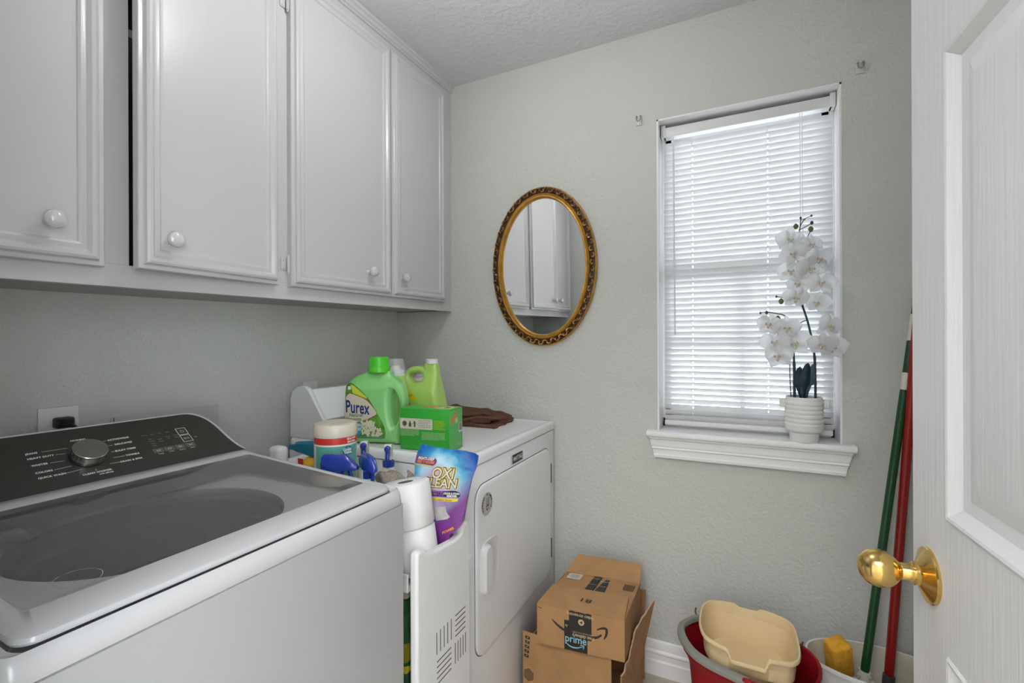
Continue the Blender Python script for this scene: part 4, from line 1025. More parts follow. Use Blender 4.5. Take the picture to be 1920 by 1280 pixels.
text('lettering', 'Great', .0105, cylf(fA + 32, .9800, .0549), print_m, wc, bold=.0003)
text('lettering', 'Value', .0100, cylf(fA + 33, .9725, .0549), print_m, wc, bold=.0003)
text('lettering', 'KILLS 99.9%', .0062, cylf(fA + 47, 1.0065, .0544), print_m, wc, bold=.0003)
text('lettering', 'BACTERIA', .0062, cylf(fA + 47, .9990, .0544), print_m, wc, bold=.0003)
text('lettering', 'disinfecting', .0085, cylf(fA + 46, .958, .0544, .18), mat('label_skyblue', (.16, .40, .60), .4), wc)
text('lettering', 'wipes', .0085, cylf(fA + 46, .949, .0544, .18), mat('label_skyblue', (.16, .40, .60), .4), wc)
bm = nb()
for i in range(10): 
    z_ = .985 - i * .008; poly(bm, [cyl(R(fA - 84), z_, .0538), cyl(R(fA - 78), z_, .0538), cyl(R(fA - 78), z_ + .002, .0538), cyl(R(fA - 84), z_ + .002, .0538)])
obj('small_print', bm, mat('label_grey', (.3, .3, .3), .5), wc, smooth=0, kind='stuff')

# spray bottles
blue_m = mat('royal_blue_plastic', (.012, .04, .30), .25, coat=.3)
bot_m = mat('bottle_white', (.66, .65, .60), .4)
def sprayer(lb, x, y, zc, heading):
    """white bottle, blue collar, white head, blue nozzle and trigger; zc = collar base height, nozzle points along heading"""
    t = thing('spray_bottle', lb, 'spray bottle', (x, y, .801), heading, group='white spray bottles with blue triggers')
    M_ = Matrix.Translation((x, y, 0)) @ Matrix.Rotation(heading, 4, 'Z')
    q = lambda X, Y, Z: M_ @ Vector((X, Y, Z))
    obj('bottle', lathe(nb(), [(.028, .801), (.030, .804), (.030, zc - .045), (.026, zc - .022), (.0165, zc - .008), (.0145, zc)], (x, y, 0), 28), bot_m, t)
    obj('collar', lathe(nb(), [(.0165, zc - .001), (.0168, zc + .013), (.0150, zc + .0155)], (x, y, 0), 28), blue_m, t)
    body = [(-.020, .018), (-.022, .030), (-.020, .050), (-.010, .060), (.016, .064), (.022, .060), (.022, .046), (.014, .040), (.006, .030), (.008, .016)]
    obj('spray_head', loft(nb(), [[q(X, s, zc + Z) for X, Z in body] for s in (-.010, .010)]), bot_m, t, bevel=.003, smooth=40)
    obj('nozzle', lathe(nb(), [(.0080, 0), (.0088, .002), (.0088, .010), (.0075, .0125), (.003, .0130), (.0028, .011), (.0001, .011)], n=20, M=M_ @ Matrix.Translation((.021, 0, zc + .053)) @ Matrix.Rotation(R(90), 4, 'Y')), blue_m, t)
    bm = nb(); tube(bm, [q(.018, 0, zc + .046), q(.027, 0, zc + .034), q(.029, 0, zc + .018), q(.024, 0, zc + .004)], [.0060, .0062, .0056, .0048], 10)
    obj('trigger', bm, blue_m, t)
    return t
hd_ = math.atan2(-.94, .85) + .0
sprayer('white spray bottle with blue trigger between the canister and its right twin', -.953, 1.000, .916, math.atan2(-.96, .70))
sprayer('white spray bottle with blue trigger standing nearest the stain remover pouch', -.884, 1.020, .910, math.atan2(-.95, .66))
def hood(lb, x, y, zc, heading, s=1.0):
    t = thing('spray_bottle', lb, 'spray bottle', (x, y, .801), heading, group='cleaner bottles with dark blue hoods')
    M_ = Matrix.Translation((x, y, 0)) @ Matrix.Rotation(heading, 4, 'Z'); q = lambda X, Y, Z: M_ @ Vector((X * s, Y * s, Z * s + zc))
    obj('bottle', lathe(nb(), [(.020, .801), (.022, .804), (.022, zc - .060), (.018, zc - .035), (.0125, zc - .022), (.0125, zc - .004)], (x, y, 0), 24), mat('pale_blue_bottle', (.45, .62, .72), .2), t)
    secs = [(-.042, .011, 0, .026), (-.038, .0145, -.002, .033), (-.010, .0155, -.004, .035), (.020, .0145, -.002, .034), (.036, .0115, -.001, .024), (.048, .0080, .000, .014), (.053, .0050, .001, .010)]
    rings = [[q(X, w * a, z0 + (z1 - z0) * b) for a, b in ((-1, 0), (-1, .45), (-.72, .85), (-.3, 1), (.3, 1), (.72, .85), (1, .45), (1, 0))] for X, w, z0, z1 in secs]
    obj('spray_head', loft(nb(), rings), blue_m, t, smooth=30, bevel=.0012)
    bm = nb(); tube(bm, [q(.030, 0, 0), q(.034, 0, -.014), q(.030, 0, -.030), q(.034, 0, -.044)], [.005, .005, .0045, .004], 8)
    obj('trigger', bm, blue_m, t)
    obj('collar', lathe(nb(), [(.0140, zc - .022), (.0140, zc - .005)], (x, y, 0), 20), blue_m, t)
    return t
hood('cleaner bottle with dark blue hooded sprayer in front of the canister', -.884, .838, .947, R(12), 1.02)
hood('cleaner bottle with faceted blue hooded sprayer pointing at the viewer, right of the canister', -.812, .866, .949, math.atan2(-.6, .6) + .25, .95)
t = thing('spray_bottle', 'spray bottle with teal nozzle and orange yellow label left of the canister', 'spray bottle', (-1.075, .930, .801))
tx, ty = -1.075, .930
obj('bottle', loft(nb(), [[Vector((tx + x * k, ty + y * k, z)) for x, y in rrect(-.040, .030, -.020, .020, .014, 5)] for z, k in ((.801, .96), (.806, 1), (.905, 1), (.925, .80), (.934, .5))]), mat('label_golden', (.66, .42, .03), .4, var=.3, vscale=40), t, smooth=40)
obj('label', B(tx - .038, tx - .018, ty - .0215, ty - .0203, .905, .932), mat('label_red', (.55, .03, .02), .4), t, smooth=0)
obj('spray_head', loft(nb(), [[Vector((x, ty + y, z0 + (z1 - z0) * b)) for y, b in ((-w, .1), (-w, .8), (-w * .6, 1), (w * .6, 1), (w, .8), (w, .1), (w * .6, 0), (-w * .6, 0))] for x, w, z0, z1 in ((-1.168, .006, .948, .962), (-1.150, .007, .947, .964), (-1.140, .0085, .944, .972), (-1.09, .0115, .938, .979), (-1.045, .0130, .934, .984), (-1.035, .012, .934, .982))]), mat('teal_plastic', (.012, .16, .26), .3, coat=.2), t, smooth=15)

# grey brown rag
random.seed(11)
def rag(s, t):
    a = math.sin(8 * s + 3 * math.sin(5 * t)) * math.cos(7 * t + 1.0)
    return (.006 * math.sin(11 * t), .006 * math.sin(9 * s), .052 * math.sin(math.pi * min(1, max(0, s))) ** .5 * math.sin(math.pi * min(1, max(0, t))) ** .5 + .012 * a)
rg = obj('cleaning_rag', cloth('rag', (-.868, .905, .868), (.125, 0, 0), (0, .072, 0), 34, rag, .006), mat('taupe_waffle', (.27, .24, .20), .95, bump=1.0, scale=240, var=.3, vscale=160), smooth=80)
tagit(rg, 'crumpled grey brown cleaning rag behind the paper rolls', 'rag')
rg2 = cloth('rag', (-.790, .972, .880), (.080, .005, 0), (0, .045, 0), 26, lambda s, t: (.004 * math.sin(10 * t), .004 * math.sin(9 * s), .030 * math.sin(math.pi * t) ** .6 + .008 * math.sin(9 * s + 5 * t)), .006)
obj('trailing_corner', rg2, mat('taupe_waffle', (.27, .24, .20), .95), rg, smooth=80)

# stain remover pouch
pb0 = Vector((-.700, .985, .70)); ang4 = R(12)
ax4 = Vector((math.cos(ang4), math.sin(ang4), 0)); ay4 = Vector((-math.sin(ang4), math.cos(ang4), 0))
po_ = [(-.0341, .2965), (-.0226, .2880), (.0038, .2865), (.0348, .2860), (.0648, .2850), (.0850, .2810), (.1045, .2775), (.1166, .2756), (.1150, .2620), (.1110, .2420), (.0977, .2103), (.0890, .1750), (.0842, .1508), (.0752, .105), (.068, .090), (.042, .072), (.040, .004), (-.055, .004), (-.058, .06), (-.059, .13), (-.0575, .2019), (-.056, .2385), (-.0500, .2712)]
def pf_(x, y, h=0):
    e = max(0, 1 - abs((x - .02) / .085) ** 2.2) * max(0, min(1, (.285 - y) / .07)) ** .8
    wr = .0012 * math.sin(90 * x + 30 * y) * (1 if y > .24 else .2)
    return pb0 + ax4 * x + Vector((0, 0, y)) - ay4 * (h + (.014 * e + wr) * (1 if h >= 0 else -1))
pc = thing('stain_remover_pouch', 'blue and purple stain remover pouch standing behind the paper rolls', 'pouch', tuple(pb0), ang4)
# gridded front and back skins following the outline
def poly_rows(poly_, rows, cols, h):
    ys = [min(p[1] for p in poly_) + (max(p[1] for p in poly_) - min(p[1] for p in poly_)) * i / rows for i in range(rows + 1)]
    out = []
    for y in ys:
        yy = min(max(y, min(p[1] for p in poly_) + 1e-5), max(p[1] for p in poly_) - 1e-5); xs = []
        for a, b in zip(poly_, poly_[1:] + poly_[:1]):
            if (a[1] - yy) * (b[1] - yy) < 0: xs.append(a[0] + (b[0] - a[0]) * (yy - a[1]) / (b[1] - a[1]))
        xs = sorted(xs); xs = [xs[0], xs[-1]]
        out.append([(xs[0] + (xs[1] - xs[0]) * j / cols, yy) for j in range(cols + 1)])
    return out
rows = poly_rows(po_, 60, 30, 0)
bm = nb()
fr_ = [[bm.verts.new(pf_(x, y, .0012)) for x, y in r] for r in rows]; bk_ = [[bm.verts.new(pf_(x, y, -.0012)) for x, y in r] for r in rows]
for g in (fr_, bk_):
    for i in range(len(g) - 1):
        for j in range(len(g[0]) - 1): bm.faces.new((g[i][j], g[i][j + 1], g[i + 1][j + 1], g[i + 1][j]))
for i in range(len(fr_) - 1):
    for j in (0, -1): bm.faces.new((fr_[i][j], fr_[i + 1][j], bk_[i + 1][j], bk_[i][j]))
for i in (0, -1):
    for j in range(len(fr_[0]) - 1): bm.faces.new((fr_[i][j], fr_[i][j + 1], bk_[i][j + 1], bk_[i][j]))
# printed film: blue at the top and right edge, pale swirl, purple foot
pm = bpy.data.materials.new('pouch_film'); pm.use_nodes = True; nt = pm.node_tree; b_ = nt.nodes['Principled BSDF']; b_.inputs['Roughness'].default_value = .22
tc_ = nt.nodes.new('ShaderNodeTexCoord'); sep = nt.nodes.new('ShaderNodeSeparateXYZ'); nt.links.new(tc_.outputs['Object'], sep.inputs[0])
nz = nt.nodes.new('ShaderNodeTexNoise'); nz.inputs['Scale'].default_value = 28; nz.inputs['Detail'].default_value = 6; nt.links.new(tc_.outputs['Object'], nz.inputs['Vector'])
def math_(op, a, b=None):
    n_ = nt.nodes.new('ShaderNodeMath'); n_.operation = op
    for i, v in enumerate((a, b)):
        if v is None: continue
        if isinstance(v, (int, float)): n_.inputs[i].default_value = v
        else: nt.links.new(v, n_.inputs[i])
    return n_.outputs[0]
X_, Z_ = sep.outputs['X'], sep.outputs['Z']
dx_ = math_('SUBTRACT', X_, .010); dz_ = math_('SUBTRACT', Z_, .190)
rad = math_('SQRT', math_('ADD', math_('POWER', dx_, 2), math_('MULTIPLY', math_('POWER', dz_, 2), .85)))
rad = math_('ADD', rad, math_('MULTIPLY', math_('SUBTRACT', nz.outputs['Fac'], .5), .055))
cr = nt.nodes.new('ShaderNodeValToRGB'); e = cr.color_ramp.elements
e[0].position = 0; e[0].color = (.48, .46, .62, 1); e[1].position = 1; e[1].color = (.004, .06, .35, 1)
for p_, c_2 in ((.26, (.50, .38, .58, 1)), (.44, (.42, .66, .78, 1)), (.64, (.06, .34, .56, 1)), (.80, (.012, .12, .42, 1))): q_ = e.new(p_); q_.color = c_2
nt.links.new(math_('MULTIPLY', rad, 8.0), cr.inputs['Fac'])
pr = nt.nodes.new('ShaderNodeMapRange'); pr.inputs['From Min'].default_value = .150; pr.inputs['From Max'].default_value = .085
low = math_('ADD', Z_, math_('ADD', math_('MULTIPLY', X_, -.9), math_('MULTIPLY', math_('SUBTRACT', nz.outputs['Fac'], .5), .04)))
nt.links.new(low, pr.inputs['Value'])
mx = nt.nodes.new('ShaderNodeMix'); mx.data_type = 'RGBA'; nt.links.new(pr.outputs[0], mx.inputs[0]); nt.links.new(cr.outputs[0], mx.inputs[6]); mx.inputs[7].default_value = (.18, .035, .24, 1)
nt.links.new(mx.outputs[2], b_.inputs['Base Color'])
bp = nt.nodes.new('ShaderNodeBump'); bp.inputs['Strength'].default_value = .35; bp.inputs['Distance'].default_value = .004; n5 = nt.nodes.new('ShaderNodeTexNoise'); n5.inputs['Scale'].default_value = 55
nt.links.new(tc_.outputs['Object'], n5.inputs['Vector']); nt.links.new(n5.outputs['Fac'], bp.inputs['Height']); nt.links.new(bp.outputs['Normal'], b_.inputs['Normal'])
obj('pouch_film', bm, pm, pc, smooth=60)
PF = lambda x, y, h=0: pf_(x, y, .0012 + h)
def pdecal(nm, pts, m_, h):
    """subdivided flat decal draped on the film"""
    bm = nb(); rws = poly_rows(pts, 6, 8, 0); g = [[bm.verts.new(PF(x, y, h)) for x, y in r] for r in rws]
    for i in range(len(g) - 1):
        for j in range(len(g[0]) - 1): bm.faces.new((g[i][j], g[i][j + 1], g[i + 1][j + 1], g[i + 1][j]))
    return obj(nm, bm, m_, pc, smooth=60)
pdecal('label_flag', [(-.0550, .2440), (-.0510, .2650), (.0020, .2640), (.0085, .2560), (.0070, .2480), (-.0010, .2420)], mat('print_plum', (.20, .05, .16), .4), .0008)
pdecal('label_line', [(-.0558, .2405), (-.0555, .2430), (-.0010, .2408), (-.0010, .2385)], mat('print_yellow', (.75, .58, .04), .4), .0009)
text('lettering', 'FIGHTS DEEP', .0095, lambda x, y, h=0: PF(-.0225 + x * .85, .2580 + y, .0014), print_m, pc, bold=.0003, shear=.25)
text('lettering', 'FEISTY ODORS!', .0085, lambda x, y, h=0: PF(-.0235 + x * .85, .2495 + y, .0014), mat('print_orange', (.80, .28, .03), .4), pc, bold=.0003, shear=.25)
yel = mat('print_yellow', (.75, .58, .04), .4); cream2 = mat('print_cream', (.66, .60, .44), .45)
def biglet(s, x, y, size):
    # stacked outline: yellow, black, cream
    for m_, r_o, h, dx in ((yel, .0030, .0010, .0010), (ink_m, .0018, .0015, .0003)):
        obj('lettering_outline', outline_text(s, size, (lambda h, dx: lambda X, Y, H_=0: PF(x + X * .92 + dx, y + Y * .98, h + H_))(h, dx), r_o, bold=.0006, shear=.22, space=1.0), m_, pc, smooth=0)
    text('lettering', s, size, lambda X, Y, H_=0: PF(x + X * .92, y + Y * .98, .0021), cream2, pc, bold=.0007, shear=.22, space=1.0)
biglet('OXI', .0245, .2245, .0370); biglet('CLEAN', .0145, .2000, .0330)
pdecal('label_field', [(-.0300, .1640), (-.0300, .1830), (.0590, .1835), (.0700, .1800), (.0715, .1710), (.0640, .1650)], mat('print_indigo', (.015, .010, .06), .4), .0010)
pdecal('label_field', [(-.0300, .1670), (-.0300, .1805), (.0270, .1805), (.0300, .1740), (.0270, .1675)], mat('print_violet', (.34, .16, .42), .4), .0014)
text('lettering', 'BOOSTERS', .0115, lambda x, y, h=0: PF(-.0010 + x, .1738 + y, .0018), mat('print_indigo', (.015, .010, .06), .4), pc, bold=.0004, shear=.2)
text('lettering', 'ODOR & STAIN', .0068, lambda x, y, h=0: PF(.0495 + x * .85, .1762 + y, .0018), print_m, pc, bold=.0003)
text('lettering', 'REMOVER', .0068, lambda x, y, h=0: PF(.0500 + x * .85, .1700 + y, .0018), print_m, pc, bold=.0003)
pdecal('label_line', [(-.0300, .1545), (-.0300, .1620), (.0660, .1640), (.0650, .1575), (.0500, .1550)], yel, .0012)
text('lettering', 'FOR SWEAT & BODY ODORS', .0052, lambda x, y, h=0: PF(.0160 + x, .1588 + y, .0016), ink_m, pc)
pdecal('printed_scoop', [(.0080, .1050), (-.0020, .1380), (.0330, .1430), (.0360, .1280), (.0480, .1150), (.0300, .1090)], mat('print_scoop', (.46, .45, .44), .5, var=.2, vscale=60), .0007)
text('lettering', 'POWER', .0090, lambda x, y, h=0: PF(.0400 + x, .0830 + y + .5 * x, .0014), mat('print_orange', (.80, .28, .03), .4), pc, bold=.0005)
#%%PART4
# ================================================================== CARDBOARD BOXES
def sheet(bm, pts, t=.003):
    """flat card polygon given thickness"""
    P = [Vector(p) for p in pts]; n = Vector((0, 0, 0))
    for i in range(len(P)):
        a, b = P[i], P[(i + 1) % len(P)]; n += a.cross(b)
    n.normalize()
    loft(bm, [[p - n * t / 2 for p in P], [p + n * t / 2 for p in P]]); return bm
z0, z1 = .262, .3915
b00, b10, b01, b11 = Vector((-.602, 1.418, 0)), Vector((-.3225, 1.447, 0)), Vector((-.585, 1.660, 0)), Vector((-.3215, 1.688, 0))
Z = lambda v, z: Vector((v.x, v.y, z))
ub = thing('shipping_box', 'small brown shipping box with black tape and smile arrow, on top of the stack', 'cardboard box', ((b00.x + b11.x) / 2, (b00.y + b11.y) / 2, z0), group='brown cardboard boxes beside the dryer')
for nm, q in (('front_panel', (b00, b10)), ('side_panel', (b10, b11)), ('back_panel', (b11, b01)), ('side_panel', (b01, b00))):
    obj(nm, sheet(nb(), [Z(q[0], z0), Z(q[1], z0), Z(q[1], z1), Z(q[0], z1)]), kraft_m, ub, smooth=0)
obj('bottom_panel', sheet(nb(), [Z(b00, z0), Z(b10, z0), Z(b11, z0), Z(b01, z0)]), kraft_m, ub, smooth=0)
lerp = lambda a, b, t: a + (b - a) * t
fm0, fm1 = lerp(b00, b01, .48), lerp(b10, b11, .48)
ff = obj('flap', sheet(nb(), [Z(b00, z1 + .0015), Z(b10, z1 + .0015), Z(lerp(fm1, fm0, .04), z1 + .013), Z(lerp(fm0, fm1, .01), z1 + .010)]), kraft_m, ub, smooth=0, label='front top flap printed with an upside down 81')
sl0, sl1 = lerp(b00, b10, .47), lerp(b01, b11, .50)
obj('flap', sheet(nb(), [Z(lerp(b00, b01, .03), z1 - .003), Z(lerp(sl0, sl1, .03) + Vector((-.0015, 0, 0)), z1 - .005), Z(sl1 + Vector((-.006, 0, 0)), z1 - .003), Z(b01, z1 - .003)]), kraft_m, ub, smooth=0)
obj('flap', sheet(nb(), [Z(lerp(sl0, sl1, .03) + Vector((.0015, 0, 0)), z1 - .004), Z(lerp(b10, b11, .03), z1 - .002), Z(b11, z1 - .001), Z(sl1 + Vector((.006, 0, 0)), z1 + .0015)]), kraft_m, ub, smooth=0)
obj('flap', sheet(nb(), [Z(b01, z1), Z(b11, z1), Vector((-.3235, 1.752, .434)), Vector((-.562, 1.733, .4315))]), kraft_m, ub, smooth=0, label='rear flap standing open')
# decals on the front face; s,t in 0..1
U = (b10 - b00); nrm = Vector((U.y, -U.x, 0)).normalized()
def ffc(s, t, h=0): return Z(b00 + U * s, z0 + (z1 - z0) * t) + nrm * (.0018 + h)
fft = lambda s0, t0, w=U.length, hh=(z1 - z0): (lambda x, y, h=0: ffc(s0 + x / w, t0 + y / hh, .0009))
def fdec(nm, pts, m_, h, par=ub): return obj(nm, (lambda bm: (flat(bm, pts, lambda x, y, hh=0: ffc(x, y, h)), bm)[1])(nb()), m_, par, smooth=0)
fdec('tape', [(.380, .335), (.640, .335), (.640, .985), (.60, .995), (.56, .975), (.50, .992), (.45, .982), (.42, .996), (.380, .985)], tape_m, .0004)
fdec('tape', [(.325, .0), (.593, .0), (.593, .70), (.39, .735), (.325, .735)], mat('black_tape_glossy', (.020, .016, .013), .25), .0002)
cyan = mat('print_cyan', (.28, .55, .66), .5); tan = mat('print_tan', (.52, .40, .25), .5)
text('lettering', 'prime', .0305, lambda x, y, h=0: ffc(.4585 + x / U.length, .290 + y / (z1 - z0) * 1.12, .0009), cyan, ub, bold=.0003, space=.98)
def arrow(pts_w, m_, nm, h=.0008):
    L_, R_ = [], []
    for i, (x, y, w) in enumerate(pts_w):
        a = pts_w[max(0, i - 1)]; b = pts_w[min(len(pts_w) - 1, i + 1)]
        dx, dy_ = (b[0] - a[0]) * 2.15, (b[1] - a[1]); l = math.hypot(dx, dy_) or 1
        L_.append((x - dy_ / l * w / 2.15, y + dx / l * w)); R_.append((x + dy_ / l * w / 2.15, y - dx / l * w))
    bm = nb()
    for i in range(len(pts_w) - 1): flat(bm, [L_[i], L_[i + 1], R_[i + 1], R_[i]], lambda x, y, hh=0: ffc(x, y, h))
    return obj(nm, bm, m_, ub, smooth=0)
def sp3(p, k=5): return [tuple(v) for v in spline([Vector(q) for q in p], k)]
arrow(sp3([(.348, .175, .006), (.375, .125, .012), (.42, .092, .015), (.475, .100, .014), (.540, .150, .005)]), cyan, 'smile_mark')
arrow(sp3([(.510, .172, .006), (.535, .182, .010), (.552, .172, .010), (.549, .120, .009), (.542, .095, .004)]), cyan, 'smile_mark')
arrow(sp3([(.176, .685, .006), (.205, .630, .020), (.250, .555, .028), (.300, .495, .032), (.335, .465, .034)]), ink_m, 'arrow_mark', .0001)
arrow(sp3([(.632, .425, .038), (.670, .437, .034), (.715, .475, .026), (.752, .545, .020)]), ink_m, 'arrow_mark', .0001)
arrow(sp3([(.700, .640, .014), (.740, .690, .022), (.785, .715, .030), (.808, .690, .030), (.805, .570, .028), (.785, .475, .016), (.776, .435, .004)], 6), ink_m, 'arrow_mark', .0001)
text('lettering', 'free delivery', .0150, rot_f(fft(.5450, .400), math.pi - .02), tan, ub, bold=.0003, space=.95)
text('lettering', 'fast, free & convenient', .0070, rot_f(fft(.5350, .478), math.pi - .02), tan, ub)
text('lettering', 'video streaming', .0145, rot_f(fft(.5100, .905), math.pi - .02), tan, ub, bold=.0002, space=.95)
fdec('round_mark', [(.522 + .036 * math.cos(i * .2618), .745 + .077 * math.sin(i * .2618)) for i in range(24)], tan, .0007)
fdec('play_mark', [(.505, .745), (.534, .785), (.534, .705)], ink_m, .0010)
text('lettering', 'ty', .012, fft(.352, .610), tan, ub)
fdec('ink_tick', [(.004, .935), (.055, .910), (.055, .895), (.004, .920)], ink_m, .0001)
fz = lambda u, v, h=0: lerp(lerp(b00, b10, u), lerp(b01, b11, u), v)
def tp_(u, v, h=0): p = fz(u, v); return Vector((p.x, p.y, z1 + h))
bm = nb()
text('lettering', '81', .036, lambda x, y, h=0: tp_(.505 - x * 1.25 / .28, .225 - y * .85 / .242, .0095), ink_m, ub, bold=.0002)
for u0, u1 in ((.385, .482), (.512, .650)):
    obj('tape', (lambda bm: (poly(bm, [tp_(u0, .46, .0005), tp_(u1, .46, .0005), tp_(u1 - (.02 if u0 > .5 else -.01), .93 if u0 > .5 else .99, .0035), tp_(u0 + .02, .93 if u0 > .5 else .99, .0015)]), bm)[1])(nb()), tape_m, ub, smooth=0)
text('lettering', 'prime', .015, lambda x, y, h=0: tp_(.440 - x / .28, .90 - y / .242, .0040), tan, ub)
text('lettering', 'prime', .015, lambda x, y, h=0: tp_(.580 - x / .28, .84 - y / .242, .0045), mat('print_cyan', (.28, .55, .66), .5), ub)
text('lettering', 'music video', .009, lambda x, y, h=0: tp_(.430 - x / .28, .72 - y / .242, .0040), tan, ub)
text('lettering', 'delivery', .009, lambda x, y, h=0: tp_(.575 - x / .28, .70 - y / .242, .0045), tan, ub)
text('lettering', 'prime', .014, lambda x, y, h=0: tp_(.43 - x / .28, .53 - y / .242, .0045), mat('print_cyan', (.28, .55, .66), .5), ub)
obj('slit', (lambda bm: (poly(bm, [tp_(.492, .50, .0012), tp_(.500, .50, .0012), tp_(.528, .99, .0020), tp_(.494, .99, .0016)]), bm)[1])(nb()), dark_m, ub, smooth=0)
obj('shipping_label', (lambda bm: (poly(bm, [tp_(.06, .81, .0006), tp_(.25, .81, .0006), tp_(.25, .985, .0006), tp_(.06, .985, .0006)]), bm)[1])(nb()), mat('label_paper', (.60, .58, .52), .6), ub, smooth=0)
bm = nb()
for i in range(14): poly(bm, [tp_(.10 + i * .008, .84, .0010), tp_(.1035 + i * .008, .84, .0010), tp_(.1035 + i * .008, .95, .0010), tp_(.10 + i * .008, .95, .0010)])
obj('barcode', bm, mat('label_grey2', (.30, .28, .25), .6), ub, smooth=0, kind='stuff')
bm = nb()
def rect_line(u0, u1, v0, v1, w):
    for a in ((u0, u1, v0, v0 + w), (u0, u1, v1 - w, v1), (u0, u0 + w, v0, v1), (u1 - w, u1, v0, v1)): poly(bm, [tp_(a[0], a[2], .0026), tp_(a[1], a[2], .0026), tp_(a[1], a[3], .0026), tp_(a[0], a[3], .0026)])
rect_line(.835, .965, .73, .89, .010)
for i in range(6): poly(bm, [tp_(.85, .75 + i * .021, .0026), tp_(.95, .75 + i * .021, .0026), tp_(.95, .759 + i * .021, .0026), tp_(.85, .759 + i * .021, .0026)])
obj('stamp_print', bm, ink_m, ub, smooth=0, kind='stuff')
# lower, larger box
lb_ = thing('shipping_box', 'larger open brown box at the bottom of the stack with a torn flap', 'cardboard box', (-.50, 1.60, 0), group='brown cardboard boxes beside the dryer')
obj('front_panel', sheet(nb(), [(-.672, 1.455, .002), (-.365, 1.455, .002), (-.365, 1.455, .256), (-.672, 1.455, .262), (-.672, 1.455, .20)]), kraft_m, lb_, smooth=0)
obj('side_panel', sheet(nb(), [(-.668, 1.46, .002), (-.668, 1.76, .002), (-.668, 1.76, .19), (-.668, 1.46, .21)]), kraft_m, lb_, smooth=0)
obj('back_panel', sheet(nb(), [(-.668, 1.765, .002), (-.318, 1.765, .002), (-.318, 1.765, .25), (-.312, 1.765, .334), (-.50, 1.765, .33), (-.60, 1.765, .19), (-.668, 1.765, .19)]), kraft_m, lb_, smooth=0)
obj('bottom_panel', sheet(nb(), [(-.668, 1.46, .004), (-.330, 1.46, .004), (-.330, 1.76, .004), (-.668, 1.76, .004)]), kraft_m, lb_, smooth=0)
bm = nb(); A3 = [(-.337, 1.47, .003), (-.340, 1.47, .198), (-.332, 1.482, .206), (-.330, 1.490, .226), (-.322, 1.50, .239), (-.318, 1.515, .268), (-.314, 1.53, .285), (-.309, 1.54, .314), (-.290, 1.60, .338), (-.267, 1.66, .362), (-.276, 1.68, .330), (-.304, 1.70, .207), (-.317, 1.70, .108), (-.319, 1.70, .003)]
far = [(-.319, 1.70, .003), (-.317, 1.76, .003), (-.317, 1.76, .20), (-.304, 1.70, .207), (-.317, 1.70, .108)]
c3 = Vector((-.320, 1.60, .10))
def fan(pts, c, t=.004):
    bm = nb(); off = Vector((t, -.0005, 0)); P = [Vector(p) for p in pts]
    a = [bm.verts.new(p) for p in P]; ca = bm.verts.new(c); b = [bm.verts.new(p + off) for p in P]; cb = bm.verts.new(c + off); n = len(P)
    for i in range(n):
        j = (i + 1) % n; bm.faces.new((a[i], a[j], ca)); bm.faces.new((b[j], b[i], cb)); bm.faces.new((a[i], b[i], b[j], a[j]))
    return bm
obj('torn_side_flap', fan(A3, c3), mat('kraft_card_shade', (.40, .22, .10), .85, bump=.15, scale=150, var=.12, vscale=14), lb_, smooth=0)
bm = nb(); random.seed(5)
tube(bm, [Vector(p) + Vector((.002, -.001, random.uniform(-.002, .003))) for p in spline([Vector(p) for p in A3[1:10]], 4)], [.0018 + .0016 * random.random() for _ in range(33)], 5)
obj('torn_edge', bm, mat('torn_paper', (.50, .38, .26), .95, bump=.6, scale=300), lb_, smooth=0)
LF = lambda x, z, h=0: Vector((x, 1.4532 - h, z))
for i in range(5):
    zc = .2440 - i * .0158; xc = -.6535 - i * .0012
    bm = nb(); poly(bm, [LF(xc - .0085, zc + .0055), LF(xc + .0085, zc + .0035), LF(xc + .0085, zc - .0065), LF(xc - .0085, zc - .0045)])
    mk = obj('print_mark', bm, ink_m, lb_, smooth=0)
    bm = nb(); poly(bm, [LF(xc - .003, zc + .002, .0003), LF(xc + .003, zc + .002, .0003), LF(xc + .003, zc - .002, .0003), LF(xc - .003, zc - .002, .0003)])
    obj('print_mark_center', bm, kraft_m, lb_, smooth=0)
bm = nb(); poly(bm, [LF(-.6500 + .0205 * math.cos(R(a)), .1170 + .0235 * math.sin(R(a))) for a in (85, 145, 205, 265, 325, 25)])
obj('hexagon_mark', bm, mat('faded_ink', (.16, .095, .045), .8), lb_, smooth=0)

# ================================================================== BUCKET, BASIN, TRAY
def oval(cx_, cy_, a, b, z, n=64, p=2.3, rot=0, zf=None):
    out = []
    for i in range(n):
        t = 2 * math.pi * i / n; c, s = math.cos(t), math.sin(t)
        x = a * math.copysign(abs(c) ** (2 / p), c); y = b * math.copysign(abs(s) ** (2 / p), s)
        cr_, sr_ = math.cos(rot), math.sin(rot)
        v = Vector((cx_ + x * cr_ - y * sr_, cy_ + x * sr_ + y * cr_, z)); 
        if zf: v.z += zf(v)
        out.append(v)
    return out
red_m = mat('red_plastic', (.30, .004, .010), .5, spec=.3)
rc_ = (.020, 1.560)
ra = -.10
rb = thing('mop_bucket', 'dark red mop bucket with grey handle, left of the white tub', 'bucket', (rc_[0], rc_[1], 0))
ov = lambda k, z, dx=0: oval(rc_[0] + dx, rc_[1], .187 * k, .145 * k, z, rot=ra)
rings = [ov(.70, .004), ov(.72, .010), ov(.84, .200), ov(.87, .262), ov(.93, .300), ov(.985, .312), ov(1.0, .326), ov(1.0, .333), ov(.985, .336), ov(.955, .333), ov(.93, .318), ov(.86, .290), ov(.82, .20), ov(.70, .014)]
obj('bucket_body', loft(nb(), rings, True, True, True), red_m, rb, smooth=40)
grey_h = mat('grey_handle_plastic', (.23, .235, .21), .45)
